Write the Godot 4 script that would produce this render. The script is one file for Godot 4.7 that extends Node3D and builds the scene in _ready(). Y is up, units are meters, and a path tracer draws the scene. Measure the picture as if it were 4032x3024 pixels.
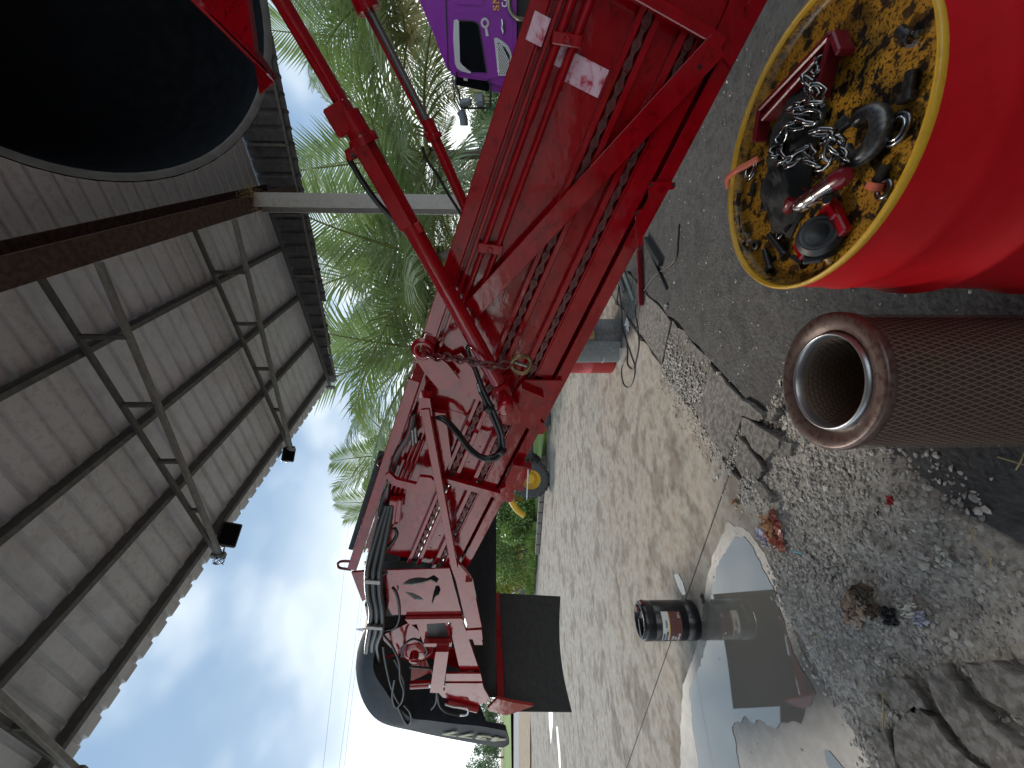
extends Node3D
# A workshop shed beside a concrete yard; the phone was held sideways, so the camera is rolled 90 degrees.
# ---------------------------------------------------------------- camera geometry
const FPX := 1700.0            # focal length in photograph pixels (4032 x 3024)
const CAMH := 1.5
var pitch := atan2(48.0, 1700.0)
var CAM := Vector3(0, CAMH, 0)
var used := {}
var rng := RandomNumberGenerator.new()
var M := {}

func ray(x: float, y: float) -> Vector3:
	var a := (1512.0 - y) / FPX
	var u := -(x - 2016.0) / FPX
	return Vector3(a, u * cos(pitch) - sin(pitch), -(cos(pitch) + u * sin(pitch)))
func gp(x: float, y: float, h := 0.0) -> Vector3:      # point at height h seen at a pixel
	var r := ray(x, y)
	return CAM + r * ((h - CAMH) / r.y)
func onz(x: float, y: float, z: float) -> Vector3:     # point z metres ahead
	var r := ray(x, y)
	return CAM + r * (z / -r.z)

# ---------------------------------------------------------------- mesh builder
class MB:
	var v := PackedVector3Array()
	var n := PackedVector3Array()
	var col := PackedColorArray()
	var uv := PackedVector2Array()
	var cur := Color(1, 1, 1)
	var usecol := false
	var useuv := false
	func t3(a, b, c, na, nb, nc):
		var g: Vector3 = (b - a).cross(c - a)
		if g.dot(na + nb + nc) > 0.0:
			v.append(a); v.append(c); v.append(b); n.append(na); n.append(nc); n.append(nb)
		else:
			v.append(a); v.append(b); v.append(c); n.append(na); n.append(nb); n.append(nc)
		if usecol:
			for i in 3: col.append(cur)
	func tri(a: Vector3, b: Vector3, c: Vector3, out := Vector3.ZERO):
		var g := (b - a).cross(c - a)
		if g.length_squared() < 1e-18: return
		g = g.normalized()
		if out != Vector3.ZERO and g.dot(out) < 0.0: g = -g
		t3(a, b, c, g, g, g)
	func quad(a: Vector3, b: Vector3, c: Vector3, d: Vector3, out := Vector3.ZERO):
		var g := (c - a).cross(d - b)
		if g.length_squared() < 1e-18: return
		g = g.normalized()
		if out != Vector3.ZERO and g.dot(out) < 0.0: g = -g
		t3(a, b, c, g, g, g)
		t3(a, c, d, g, g, g)
	func box(c: Vector3, s: Vector3, bs := Basis(), bev := 0.0):
		var h := s * 0.5
		var e: float = min(bev, min(h.x, min(h.y, h.z)) * 0.9)
		if e <= 0.0:
			for ax in 3:
				for sg in [-1.0, 1.0]:
					var o := Vector3.ZERO; o[ax] = sg
					var i := (ax + 1) % 3; var j := (ax + 2) % 3
					var p := []
					for k in [[-1, -1], [1, -1], [1, 1], [-1, 1]]:
						var q := Vector3.ZERO; q[ax] = sg * h[ax]; q[i] = k[0] * h[i]; q[j] = k[1] * h[j]
						p.append(c + bs * q)
					quad(p[0], p[1], p[2], p[3], bs * o)
			return
		for ax in 3:
			var i := (ax + 1) % 3; var j := (ax + 2) % 3
			for sg in [-1.0, 1.0]:
				var o := Vector3.ZERO; o[ax] = sg
				var p := []
				for k in [[-1, -1], [1, -1], [1, 1], [-1, 1]]:
					var q := Vector3.ZERO; q[ax] = sg * h[ax]; q[i] = k[0] * (h[i] - e); q[j] = k[1] * (h[j] - e)
					p.append(c + bs * q)
				quad(p[0], p[1], p[2], p[3], bs * o)
				for sj in [-1.0, 1.0]:      # chamfer strip between face ax and face i
					var o2 := Vector3.ZERO; o2[ax] = sg; o2[i] = sj
					var a := Vector3.ZERO; a[ax] = sg * h[ax]; a[i] = sj * (h[i] - e); a[j] = h[j] - e
					var b := Vector3.ZERO; b[ax] = sg * (h[ax] - e); b[i] = sj * h[i]; b[j] = h[j] - e
					var a2 := a; a2[j] = -a[j]
					var b2 := b; b2[j] = -b[j]
					quad(c + bs * a, c + bs * b, c + bs * b2, c + bs * a2, bs * o2)
		for sx in [-1.0, 1.0]:
			for sy in [-1.0, 1.0]:
				for sz in [-1.0, 1.0]:
					var k := Vector3(sx, sy, sz)
					tri(c + bs * (k * Vector3(h.x, h.y - e, h.z - e)), c + bs * (k * Vector3(h.x - e, h.y, h.z - e)), c + bs * (k * Vector3(h.x - e, h.y - e, h.z)), bs * k)
	func beam(p: Vector3, q: Vector3, w: float, h: float, up := Vector3.UP, bev := 0.0):
		var x := (q - p).normalized()
		var z := x.cross(up)
		if z.length() < 1e-4: z = x.cross(Vector3(0.3, 0.1, 1))
		z = z.normalized()
		var y := z.cross(x).normalized()
		box((p + q) * 0.5, Vector3((q - p).length(), h, w), Basis(x, y, z), bev)
	# rows of points, smooth normals
	func grid(g: Array, closed := false, flip := false):
		var R := g.size()
		var K: int = g[0].size()
		var nn := []
		for r in R:
			var row := PackedVector3Array()
			for k in K:
				var a: Vector3 = g[min(r + 1, R - 1)][k] - g[max(r - 1, 0)][k]
				var b: Vector3
				if closed: b = g[r][(k + 1) % K] - g[r][(k - 1 + K) % K]
				else: b = g[r][min(k + 1, K - 1)] - g[r][max(k - 1, 0)]
				var c := a.cross(b)
				if c.length_squared() < 1e-16: c = Vector3.UP
				row.append((-c if flip else c).normalized())
			nn.append(row)
		for r in R - 1:
			for k in (K if closed else K - 1):
				var k2 := (k + 1) % K
				t3(g[r][k], g[r][k2], g[r + 1][k2], nn[r][k], nn[r][k2], nn[r + 1][k2])
				t3(g[r][k], g[r + 1][k2], g[r + 1][k], nn[r][k], nn[r + 1][k2], nn[r + 1][k])
				if useuv:
					var u0 := Vector2(float(k) / (K - 1), float(r) / (R - 1)); var u1 := Vector2(float(k + 1) / (K - 1), float(r) / (R - 1))
					var u2 := Vector2(float(k + 1) / (K - 1), float(r + 1) / (R - 1)); var u3 := Vector2(float(k) / (K - 1), float(r + 1) / (R - 1))
					var b := v.size() - 6
					for pr in [[u0, u1, u2], [u0, u2, u3]]:
						var want := [g[r][k], g[r][k2], g[r + 1][k2]] if pr[1] == u1 else [g[r][k], g[r + 1][k2], g[r + 1][k]]
						for i in 3:
							var p := v[b + i]
							uv.append(pr[0] if p == want[0] else (pr[1] if p == want[1] else pr[2]))
						b += 3
	func tube(pts: Array, r, sides := 8, caps := true):
		var K := pts.size()
		var g := []
		var up := Vector3(0.13, 0.97, 0.21).normalized()
		for i in K:
			var d: Vector3 = (pts[min(i + 1, K - 1)] - pts[max(i - 1, 0)]).normalized()
			var x := up.cross(d)
			if x.length() < 0.05: x = Vector3(1, 0.2, 0).cross(d)
			x = x.normalized()
			var y := d.cross(x).normalized()
			up = y
			var rr: float = r if r is float else r[i]
			var row := []
			for k in sides:
				var a := TAU * k / sides
				row.append(pts[i] + x * cos(a) * rr + y * sin(a) * rr)
			g.append(row)
		grid(g, true)
		if caps:
			for e in [0, K - 1]:
				var o: Vector3 = (pts[0] - pts[1]) if e == 0 else (pts[K - 1] - pts[K - 2])
				for k in sides: tri(pts[e], g[e][k], g[e][(k + 1) % sides], o)
	func cyl(p: Vector3, q: Vector3, r0: float, r1 := -1.0, sides := 16):
		tube([p, q], [r0, r0 if r1 < 0.0 else r1], sides, true)
	# profile of Vector2(radius, height) turned about y, hard edges kept by repeating a point
	func lathe(prof: Array, sides := 32, xf := Transform3D(), a0 := 0.0, a1 := TAU):
		var full := absf(a1 - a0 - TAU) < 1e-4
		var S := sides if full else sides + 1
		for i in prof.size() - 1:
			var A: Vector2 = prof[i]; var B: Vector2 = prof[i + 1]
			if A.is_equal_approx(B): continue
			var d := (B - A)
			var n2 := Vector2(d.y, -d.x).normalized()
			var nA := n2; var nB := n2
			if i > 0 and not (prof[i - 1] as Vector2).is_equal_approx(A):
				var dd: Vector2 = A - prof[i - 1]; nA = (n2 + Vector2(dd.y, -dd.x).normalized()).normalized()
			if i + 2 < prof.size() and not (prof[i + 2] as Vector2).is_equal_approx(B):
				var dd: Vector2 = prof[i + 2] - B; nB = (n2 + Vector2(dd.y, -dd.x).normalized()).normalized()
			for k in (S if full else S - 1):
				var t0 := a0 + (a1 - a0) * k / sides; var t1 := a0 + (a1 - a0) * (k + 1) / sides
				var c0 := Vector3(cos(t0), 0, sin(t0)); var c1 := Vector3(cos(t1), 0, sin(t1))
				var p0 := xf * (c0 * A.x + Vector3.UP * A.y); var p1 := xf * (c1 * A.x + Vector3.UP * A.y)
				var p2 := xf * (c1 * B.x + Vector3.UP * B.y); var p3 := xf * (c0 * B.x + Vector3.UP * B.y)
				var m0 := xf.basis * (c0 * nA.x + Vector3.UP * nA.y); var m1 := xf.basis * (c1 * nA.x + Vector3.UP * nA.y)
				var m2 := xf.basis * (c1 * nB.x + Vector3.UP * nB.y); var m3 := xf.basis * (c0 * nB.x + Vector3.UP * nB.y)
				if A.x > 1e-5: t3(p0, p1, p2, m0, m1, m2)
				if B.x > 1e-5: t3(p0, p2, p3, m0, m2, m3)
	# flat polygon thickened by vector th
	func plate(pts: Array, th: Vector3):
		var K := pts.size()
		var nn := Vector3.ZERO
		for i in K: nn += (pts[i] as Vector3).cross(pts[(i + 1) % K])
		# area vector relative to first point
		nn = Vector3.ZERO
		for i in range(1, K - 1): nn += (pts[i] - pts[0]).cross(pts[i + 1] - pts[0])
		nn = nn.normalized()
		if nn.dot(th) < 0.0: nn = -nn
		var x: Vector3 = (pts[1] - pts[0]).normalized()
		var y := nn.cross(x)
		var p2 := PackedVector2Array()
		for p in pts: p2.append(Vector2((p - pts[0]).dot(x), (p - pts[0]).dot(y)) * 1000.0)
		var ix := Geometry2D.triangulate_polygon(p2)
		if ix.is_empty(): print("no triangles ", pts)
		for i in range(0, ix.size(), 3):
			tri(pts[ix[i]] + th, pts[ix[i + 1]] + th, pts[ix[i + 2]] + th, nn)
			tri(pts[ix[i]], pts[ix[i + 1]], pts[ix[i + 2]], -nn)
		var ctr := Vector3.ZERO
		var area := 0.0
		for i in K: area += p2[i].cross(p2[(i + 1) % K])
		for i in K:
			var a: Vector3 = pts[i]; var b: Vector3 = pts[(i + 1) % K]
			var o := (b - a).cross(nn)
			if area < 0.0: o = -o
			quad(a, b, b + th, a + th, o)
	func mesh() -> ArrayMesh:
		var m := ArrayMesh.new()
		var a := []
		a.resize(Mesh.ARRAY_MAX)
		a[Mesh.ARRAY_VERTEX] = v
		a[Mesh.ARRAY_NORMAL] = n
		if usecol: a[Mesh.ARRAY_COLOR] = col
		if useuv and uv.size() == v.size(): a[Mesh.ARRAY_TEX_UV] = uv
		m.add_surface_from_arrays(Mesh.PRIMITIVE_TRIANGLES, a)
		return m

func numbered(s: String) -> String:
	if not used.has(s):
		used[s] = 0
		return s
	used[s] += 1
	return "%s_%03d" % [s, used[s]]
func put(mb, called: String, m: Material, parent: Node = null, at := Transform3D()) -> MeshInstance3D:
	var o := MeshInstance3D.new()
	o.mesh = mb.mesh() if mb is MB else mb
	o.material_override = m
	o.transform = at
	if parent == null:
		o.name = numbered(called)
		add_child(o)
	else:
		o.name = called
		parent.add_child(o, true)
	return o
func tag(o: Node, label: String, category: String, group := "") -> Node:
	o.set_meta("label", label); o.set_meta("category", category)
	if group != "": o.set_meta("group", group)
	return o
func thing(called: String, label: String, category: String, at := Transform3D(), group := "") -> Node3D:
	var o := Node3D.new()
	o.name = numbered(called)
	add_child(o)
	o.transform = at
	tag(o, label, category, group)
	return o
func structure(o: Node) -> Node:
	o.set_meta("kind", "structure"); return o
func stuff(o: Node) -> Node:
	o.set_meta("kind", "stuff"); return o
func smoothpath(p: Array, n := 6) -> Array:
	var out := []
	for i in p.size() - 1:
		var a: Vector3 = p[max(i - 1, 0)]; var b: Vector3 = p[i]; var c: Vector3 = p[i + 1]; var d: Vector3 = p[min(i + 2, p.size() - 1)]
		for k in n: out.append(b.cubic_interpolate(c, a, d, float(k) / n))
	out.append(p[p.size() - 1])
	return out

# ---------------------------------------------------------------- materials
func lin(r: float, g: float, b: float) -> Color: return Color(r, g, b).linear_to_srgb()
func mat(c: Color, rough := 0.6, metal := 0.0, spec := 0.5) -> StandardMaterial3D:
	var m := StandardMaterial3D.new()
	m.albedo_color = c; m.roughness = rough; m.metallic = metal; m.metallic_specular = spec
	return m
func ntex(freq: float, seed_: int, cols: Array, offs: Array, size := 512, oct := 5, type := FastNoiseLite.TYPE_SIMPLEX_SMOOTH) -> NoiseTexture2D:
	var t := NoiseTexture2D.new()
	var f := FastNoiseLite.new()
	f.seed = seed_; f.frequency = freq; f.noise_type = type; f.fractal_octaves = oct; f.fractal_gain = 0.6
	t.noise = f; t.width = size; t.height = size; t.seamless = true; t.seamless_blend_skirt = 0.2
	var g := Gradient.new()
	g.colors = PackedColorArray(cols); g.offsets = PackedFloat32Array(offs)
	t.color_ramp = g
	return t
func nbump(freq: float, seed_: int, strength: float, size := 512, oct := 4) -> NoiseTexture2D:
	var t := NoiseTexture2D.new()
	var f := FastNoiseLite.new()
	f.seed = seed_; f.frequency = freq; f.fractal_octaves = oct; f.noise_type = FastNoiseLite.TYPE_SIMPLEX_SMOOTH
	t.noise = f; t.width = size; t.height = size; t.seamless = true; t.as_normal_map = true; t.bump_strength = strength
	return t
# a patterned surface: world metres per texture repeat = rep
func pmat(cols: Array, offs: Array, rep: float, freq: float, seed_: int, rough: float, bump := 0.0, world := true, metal := 0.0, bfreq := 0.0, oct := 5) -> StandardMaterial3D:
	var m := mat(Color.WHITE, rough, metal)
	m.albedo_texture = ntex(freq, seed_, cols, offs, 512, oct)
	m.uv1_triplanar = true; m.uv1_world_triplanar = world
	m.uv1_scale = Vector3.ONE / rep
	if bump > 0.0:
		m.normal_enabled = true; m.normal_texture = nbump(bfreq if bfreq > 0.0 else freq * 1.5, seed_ + 7, bump); m.normal_scale = 1.0
	return m

func detail(m: StandardMaterial3D, cols: Array, offs: Array, rep: float, freq: float, seed_: int, oct := 5):
	m.detail_enabled = true; m.detail_blend_mode = BaseMaterial3D.BLEND_MODE_MUL
	m.detail_albedo = ntex(freq, seed_, cols, offs, 512, oct)
	m.detail_uv_layer = BaseMaterial3D.DETAIL_UV_2; m.uv2_triplanar = true; m.uv2_world_triplanar = true
	m.uv2_scale = Vector3.ONE / rep

func make_materials():
	# linear base colours through lin()
	var red := pmat([lin(.26, .002, .006), lin(.31, .0025, .008), lin(.22, .002, .006)], [.25, .5, .8], 1.3, .012, 3, .16, .8, true, 0.0, .02)
	red.clearcoat_enabled = true; red.clearcoat = .25; red.clearcoat_roughness = .06; red.metallic_specular = .5
	red.roughness = 1.0; red.roughness_texture = ntex(.02, 81, [Color(.07, .07, .07), Color(.14, .14, .14), Color(.26, .26, .26)], [.3, .55, .8], 512, 6); red.roughness_texture_channel = BaseMaterial3D.TEXTURE_CHANNEL_RED
	M.red = red
	detail(red, [lin(.42, .38, .38), lin(.85, .84, .84), lin(1, 1, 1)], [.2, .28, .38], .8, .02, 82, 6)
	var dred := pmat([lin(.10, .003, .008), lin(.15, .005, .012)], [.3, .7], .8, .02, 5, .3, .6)
	M.dred = dred
	M.black = mat(lin(.008, .008, .01), .5)
	M.rubber = pmat([lin(.010, .011, .013), lin(.022, .023, .026)], [.3, .7], .6, .02, 9, .62, .5)
	M.hoodblack = pmat([lin(.014, .018, .026), lin(.026, .032, .044)], [.3, .75], 1.0, .015, 10, .6, .3)
	M.hoodblack.metallic_specular = .3
	M.hose = mat(lin(.012, .012, .014), .35)
	M.steel = pmat([lin(.16, .15, .14), lin(.30, .29, .28)], [.3, .7], .3, .03, 11, .38, .4, true, .8)
	M.chrome = mat(lin(.6, .6, .6), .12, 1.0)
	M.chain = pmat([lin(.075, .022, .022), lin(.13, .075, .065), lin(.17, .008, .014)], [.35, .5, .7], .35, .03, 12, .42, .5, true, .25)
	M.hook = pmat([lin(.05, .05, .05), lin(.12, .12, .12)], [.3, .7], .15, .03, 13, .35, .5, true, .7)
	M.yellow = pmat([lin(.55, .30, .02), lin(.62, .36, .03), lin(.40, .2, .02)], [.3, .55, .8], .6, .02, 14, .4)
	M.grease = pmat([lin(.006, .005, .004), lin(.03, .018, .008), lin(.20, .10, .01), lin(.38, .185, .014), lin(.45, .22, .02)], [.28, .35, .39, .45, .8], .46, .020, 15, .42, 1.0, true, 0.0, .05, 7)
	M.drumred = pmat([lin(.44, .005, .010), lin(.49, .006, .012)], [.3, .7], .9, .02, 16, .42, .3, true, 0.0, .05)
	M.drumred.metallic_specular = .35
	M.roof = pmat([lin(.68, .72, .77), lin(.74, .78, .83), lin(.64, .68, .73)], [.25, .5, .8], 1.6, .02, 17, .42)
	M.roof2 = pmat([lin(.57, .58, .59), lin(.70, .73, .76), lin(.64, .67, .70)], [.25, .5, .75], 1.1, .02, 18, .55)
	M.frame = pmat([lin(.085, .09, .09), lin(.13, .135, .13)], [.3, .7], .9, .02, 19, .55, .2)
	M.frame2 = pmat([lin(.15, .155, .15), lin(.22, .22, .21)], [.3, .7], .9, .02, 20, .5, .2)
	M.rust = pmat([lin(.045, .03, .025), lin(.10, .055, .04)], [.3, .7], .7, .02, 21, .75, .5)
	M.post = pmat([lin(.33, .335, .33), lin(.38, .385, .375), lin(.28, .28, .27)], [.2, .5, .85], 1.4, .015, 22, .5, .2)
	M.yard = pmat([lin(.28, .25, .215), lin(.365, .335, .295), lin(.42, .39, .35), lin(.345, .30, .25)], [.22, .42, .62, .85], 1.9, .014, 23, .62, .6, true, 0.0, .06, 6)
	M.kerb = pmat([lin(.13, .12, .11), lin(.24, .22, .20), lin(.18, .165, .15)], [.3, .5, .75], 1.1, .016, 24, .85, 1.6, true, 0.0, .05, 6)
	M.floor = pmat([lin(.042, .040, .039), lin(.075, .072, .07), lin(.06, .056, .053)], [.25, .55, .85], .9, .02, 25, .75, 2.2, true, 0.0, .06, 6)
	M.gravelbed = pmat([lin(.26, .235, .20), lin(.42, .385, .335), lin(.50, .46, .40)], [.25, .5, .8], .5, .03, 26, .95, 3.0, true, 0.0, .05, 6)
	M.soil = pmat([lin(.09, .08, .07), lin(.15, .135, .12)], [.3, .7], .8, .02, 27, .95, 1.5)
	M.stone = pmat([lin(.16, .15, .135), lin(.38, .36, .32)], [.3, .7], .2, .02, 28, .9)
	M.earth = pmat([lin(.26, .19, .12), lin(.36, .28, .19)], [.3, .7], 6.0, .02, 29, .95)
	M.road = pmat([lin(.27, .265, .255), lin(.33, .325, .31)], [.3, .7], 5.0, .02, 30, .9)
	M.field = pmat([lin(.12, .20, .035), lin(.18, .27, .055)], [.3, .7], 9.0, .02, 31, .9)
	var w := mat(lin(.40, .36, .30), .025, .48, 1.0)
	M.water = w
	var leaf := mat(lin(.10, .165, .045), .42)
	leaf.vertex_color_use_as_albedo = true; leaf.albedo_color = Color.WHITE
	leaf.backlight_enabled = true; leaf.backlight = Color(.62, .74, .40)
	leaf.cull_mode = BaseMaterial3D.CULL_DISABLED
	M.leaf = leaf
	var vc := mat(Color.WHITE, .6); vc.vertex_color_use_as_albedo = true; M.vcol = vc
	M.bark = pmat([lin(.12, .10, .085), lin(.24, .215, .185)], [.3, .7], .5, .03, 32, .9, 1.5)
	M.purple = mat(lin(.22, .024, .29), .2); M.purple.clearcoat = .4; M.purple.clearcoat_enabled = true; M.purple.clearcoat_roughness = .05
	M.glass = mat(lin(.006, .007, .009), .06, 0.0, .15)
	M.silver = mat(lin(.62, .64, .66), .3, .6)
	M.white = mat(lin(.75, .75, .73), .5)
	M.grey = mat(lin(.14, .155, .17), .45)
	M.tyre = pmat([lin(.035, .035, .037), lin(.09, .09, .09)], [.3, .7], .6, .02, 33, .8)
	M.machine = mat(lin(.55, .33, .02), .45)
	M.plast = mat(lin(.010, .011, .014), .28)
	M.binblue = pmat([lin(.16, .19, .21), lin(.26, .29, .31)], [.3, .7], .5, .02, 34, .5)
	M.bin = pmat([lin(.07, .075, .08), lin(.13, .135, .14)], [.3, .7], .5, .02, 35, .55)
	M.card = mat(lin(.33, .20, .10), .8)
	M.barrelback = pmat([lin(.40, .02, .025), lin(.50, .045, .045), lin(.22, .02, .02)], [.3, .6, .85], .6, .02, 36, .5)
	M.paper = pmat([lin(.06, .035, .02), lin(.11, .06, .035)], [.3, .7], .3, .02, 37, .8)
	M.meshwire = mat(lin(.24, .18, .15), .45, .6)
	M.filtercap = pmat([lin(.07, .035, .03), lin(.14, .085, .07), lin(.11, .085, .075)], [.3, .5, .8], .3, .02, 38, .38, .4, true, .25)
	M.galv = mat(lin(.38, .39, .40), .3, .8)
	M.orange = mat(lin(.60, .14, .08), .45)
	M.straw = mat(lin(.42, .33, .16), .8)
	M.lamp = mat(lin(.02, .021, .025), .4)
	M.fascia = pmat([lin(.085, .09, .10), lin(.14, .145, .155)], [.3, .7], 1.2, .02, 50, .5)
	M.yard.roughness = .92; M.yard.metallic_specular = .25
	detail(M.yard, [lin(.66, .62, .58), lin(.85, .83, .80), lin(1, 1, 1), lin(.90, .85, .79), lin(1, .99, .97)], [.28, .4, .5, .62, .75], 5.3, .012, 61, 6)
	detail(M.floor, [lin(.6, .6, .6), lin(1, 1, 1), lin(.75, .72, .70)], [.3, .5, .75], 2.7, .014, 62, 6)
	detail(M.roof, [lin(.85, .83, .80), lin(1, 1, 1)], [.3, .55], 3.1, .012, 63, 5)
	detail(M.grease, [lin(.03, .02, .01), lin(.6, .55, .5), lin(1, 1, 1)], [.30, .37, .43], .13, .03, 65, 5)
	detail(M.kerb, [lin(.6, .58, .55), lin(1, 1, 1)], [.35, .6], .45, .02, 64, 6)
	M.numpaint = mat(lin(.60, .57, .42), .6)
	M.ringbrass = pmat([lin(.16, .09, .03), lin(.30, .20, .08), lin(.10, .09, .09)], [.3, .5, .7], .1, .03, 39, .4, 0.0, true, .6)
	M.rodsteel = mat(lin(.34, .32, .32), .22, .9)
	M.pinkreflect = pmat([lin(.45, .05, .09), lin(.64, .38, .47), lin(.72, .52, .61)], [.28, .38, .6], .5, .02, 71, .3)  # bright reflection put into the colour as pale pink, with red spatter
	M.wet = pmat([lin(.14, .12, .10), lin(.22, .195, .165)], [.3, .7], 1.3, .02, 72, .34, .15, true, 0.0, .05)
	M.rag = pmat([lin(.004, .004, .005), lin(.010, .010, .011)], [.3, .7], .2, .02, 40, .75, 1.0)
	M.chainsteel = mat(lin(.20, .20, .20), .22, 1.0)
	M.spool = mat(lin(.45, .43, .43), .2, 1.0)
	M.bush = mat(lin(.025, .025, .027), .5)
	M.boltsteel = pmat([lin(.025, .022, .022), lin(.07, .065, .06)], [.3, .7], .1, .03, 41, .4, 0.0, true, .6)
	M.core = mat(lin(.15, .11, .08), .7)
	M.coremesh = mat(lin(.24, .18, .13), .5, .4)
	M.capred = mat(lin(.10, .012, .015), .35)
	M.labelred = pmat([lin(.09, .03, .03), lin(.19, .07, .065)], [.3, .7], .12, .02, 42, .45)
	M.ink = mat(lin(.03, .04, .09), .6)
	M.housewall = mat(lin(.48, .26, .09), .8)
	M.housepillar = mat(lin(.58, .36, .14), .8)
	M.ledge = M.purple
	M.chromeworn = mat(lin(.38, .32, .26), .25, .9)
	M.letter = mat(lin(.72, .36, .03), .5)
	M.coconut = mat(lin(.12, .13, .03), .5)
	M.wrap = pmat([lin(.10, .02, .015), lin(.30, .03, .03), lin(.55, .32, .05), lin(.40, .05, .07)], [.36, .48, .56, .62], .16, .02, 43, .3)
	M.wrapgold = pmat([lin(.55, .30, .05), lin(.35, .05, .03), lin(.6, .5, .4)], [.4, .52, .66], .1, .02, 48, .3)
	M.wrapblue = pmat([lin(.6, .6, .6), lin(.12, .22, .42), lin(.5, .12, .1)], [.38, .52, .68], .08, .03, 44, .3)
	M.clothbrown = pmat([lin(.05, .035, .025), lin(.14, .10, .07)], [.3, .7], .1, .02, 45, .9)
	M.clothtan = pmat([lin(.28, .20, .14), lin(.38, .29, .22)], [.3, .7], .1, .02, 46, .6)
	M.white2 = pmat([lin(.42, .41, .37), lin(.60, .59, .55)], [.3, .7], .1, .02, 47, .6)
	M.lilac = mat(lin(.45, .46, .56), .3)
	M.teal = mat(lin(.05, .35, .38), .4)
	M.cablegrey = mat(lin(.035, .034, .033), .5)
	M.greensteel = mat(lin(.20, .25, .22), .5)
	var cl := mat(Color(.8, .82, .8, .28), .05); cl.transparency = BaseMaterial3D.TRANSPARENCY_ALPHA; M.clear = cl

# ---------------------------------------------------------------- sky, sun, camera
func make_sky() -> Sky:
	var W := 1024; var Hh := 512
	var img := Image.create(W, Hh, false, Image.FORMAT_RGBF)
	var f := FastNoiseLite.new(); f.seed = 77; f.frequency = 1.0; f.fractal_octaves = 5; f.fractal_gain = .52
	var sund := Vector3(-.46, .34, -.83).normalized()
	for j in Hh:
		var el := PI * .5 - PI * (j + .5) / Hh
		for i in W:
			var az := TAU * ((i + .5) / W - .5)
			var d := Vector3(sin(az) * cos(el), sin(el), -cos(az) * cos(el))
			var c: Vector3
			if d.y < 0.0: c = Vector3(.34, .33, .30)
			else:
				var q := Vector3(d.x, 0, d.z) / (d.y + .28) * 1.5
				var n := f.get_noise_3d(q.x, q.z, 2.3) * .5 + .5
				var n2 := f.get_noise_3d(q.x * .45 + 9.0, q.z * .45, 8.1) * .5 + .5
				var k := smoothstep(.46, .74, n * .6 + n2 * .4)
				var hz := 1.0 - smoothstep(.12, .40, d.y + (n - .5) * .35)
				var base := Vector3(.105, .175, .275).lerp(Vector3(.175, .24, .32), clampf(n2 * 1.6 - .4, 0, 1))
				var cl := Vector3(.42, .465, .495)
				c = base.lerp(cl, k * .8)
				c = c.lerp(Vector3(.70, .74, .74), hz)
				var s := maxf(d.dot(sund), 0.0)
				c += Vector3(1.0, .98, .90) * (pow(s, 8.0) * .14 * (.3 + k) + pow(s, 50.0) * .5)
			img.set_pixel(i, j, Color(c.x, c.y, c.z))
	var pm := PanoramaSkyMaterial.new()
	pm.panorama = ImageTexture.create_from_image(img)
	pm.energy_multiplier = 1.0
	var s := Sky.new(); s.sky_material = pm
	return s

func _ready():
	rng.seed = 4377
	var cam := Camera3D.new(); cam.name = "camera"; add_child(cam)
	var up := Vector3(0, cos(pitch), -sin(pitch))
	cam.transform = Transform3D(Basis(-up, Vector3(1, 0, 0), Vector3(0, sin(pitch), cos(pitch))), CAM)
	cam.fov = rad_to_deg(2.0 * atan(1512.0 / FPX)); cam.near = .05; cam.far = 2000.0; cam.current = true
	var we := WorldEnvironment.new(); we.name = "world_environment"
	var e := Environment.new()
	e.background_mode = Environment.BG_SKY; e.sky = make_sky()
	e.ambient_light_source = Environment.AMBIENT_SOURCE_SKY
	e.tonemap_mode = Environment.TONE_MAPPER_LINEAR
	e.tonemap_exposure = 2.5
	e.sdfgi_enabled = true; e.ssao_enabled = true; e.ssil_enabled = true
	we.environment = e; add_child(we)
	var sun := DirectionalLight3D.new(); sun.name = "sun"
	sun.light_energy = .35; sun.light_angular_distance = 14.0; sun.light_color = Color(1, .96, .9); sun.shadow_enabled = true
	add_child(sun)
	sun.look_at_from_position(Vector3(-.50, .75, -.80) * 10.0, Vector3.ZERO)
	make_materials()
	build_ground()
	build_shed()
	build_elevator()
	build_hood()
	build_near()
	build_back()
	build_litter()

# ---------------------------------------------------------------- the shed's own frame: a into the shed, b along its open front
const SC := Vector3(0, 4.6, -7.7313)
const E1 := Vector3(.8660254, 0, .5)
const E2 := Vector3(-.5, 0, .8660254)
const SL := .1
func sh(a: float, b: float, h: float) -> Vector3: return Vector3(SC.x, 0, SC.z) + E1 * a + E2 * b + Vector3.UP * h
func rf(a: float, b: float, drop := 0.0) -> Vector3: return sh(a, b, SC.y + SL * a - drop)

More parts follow.
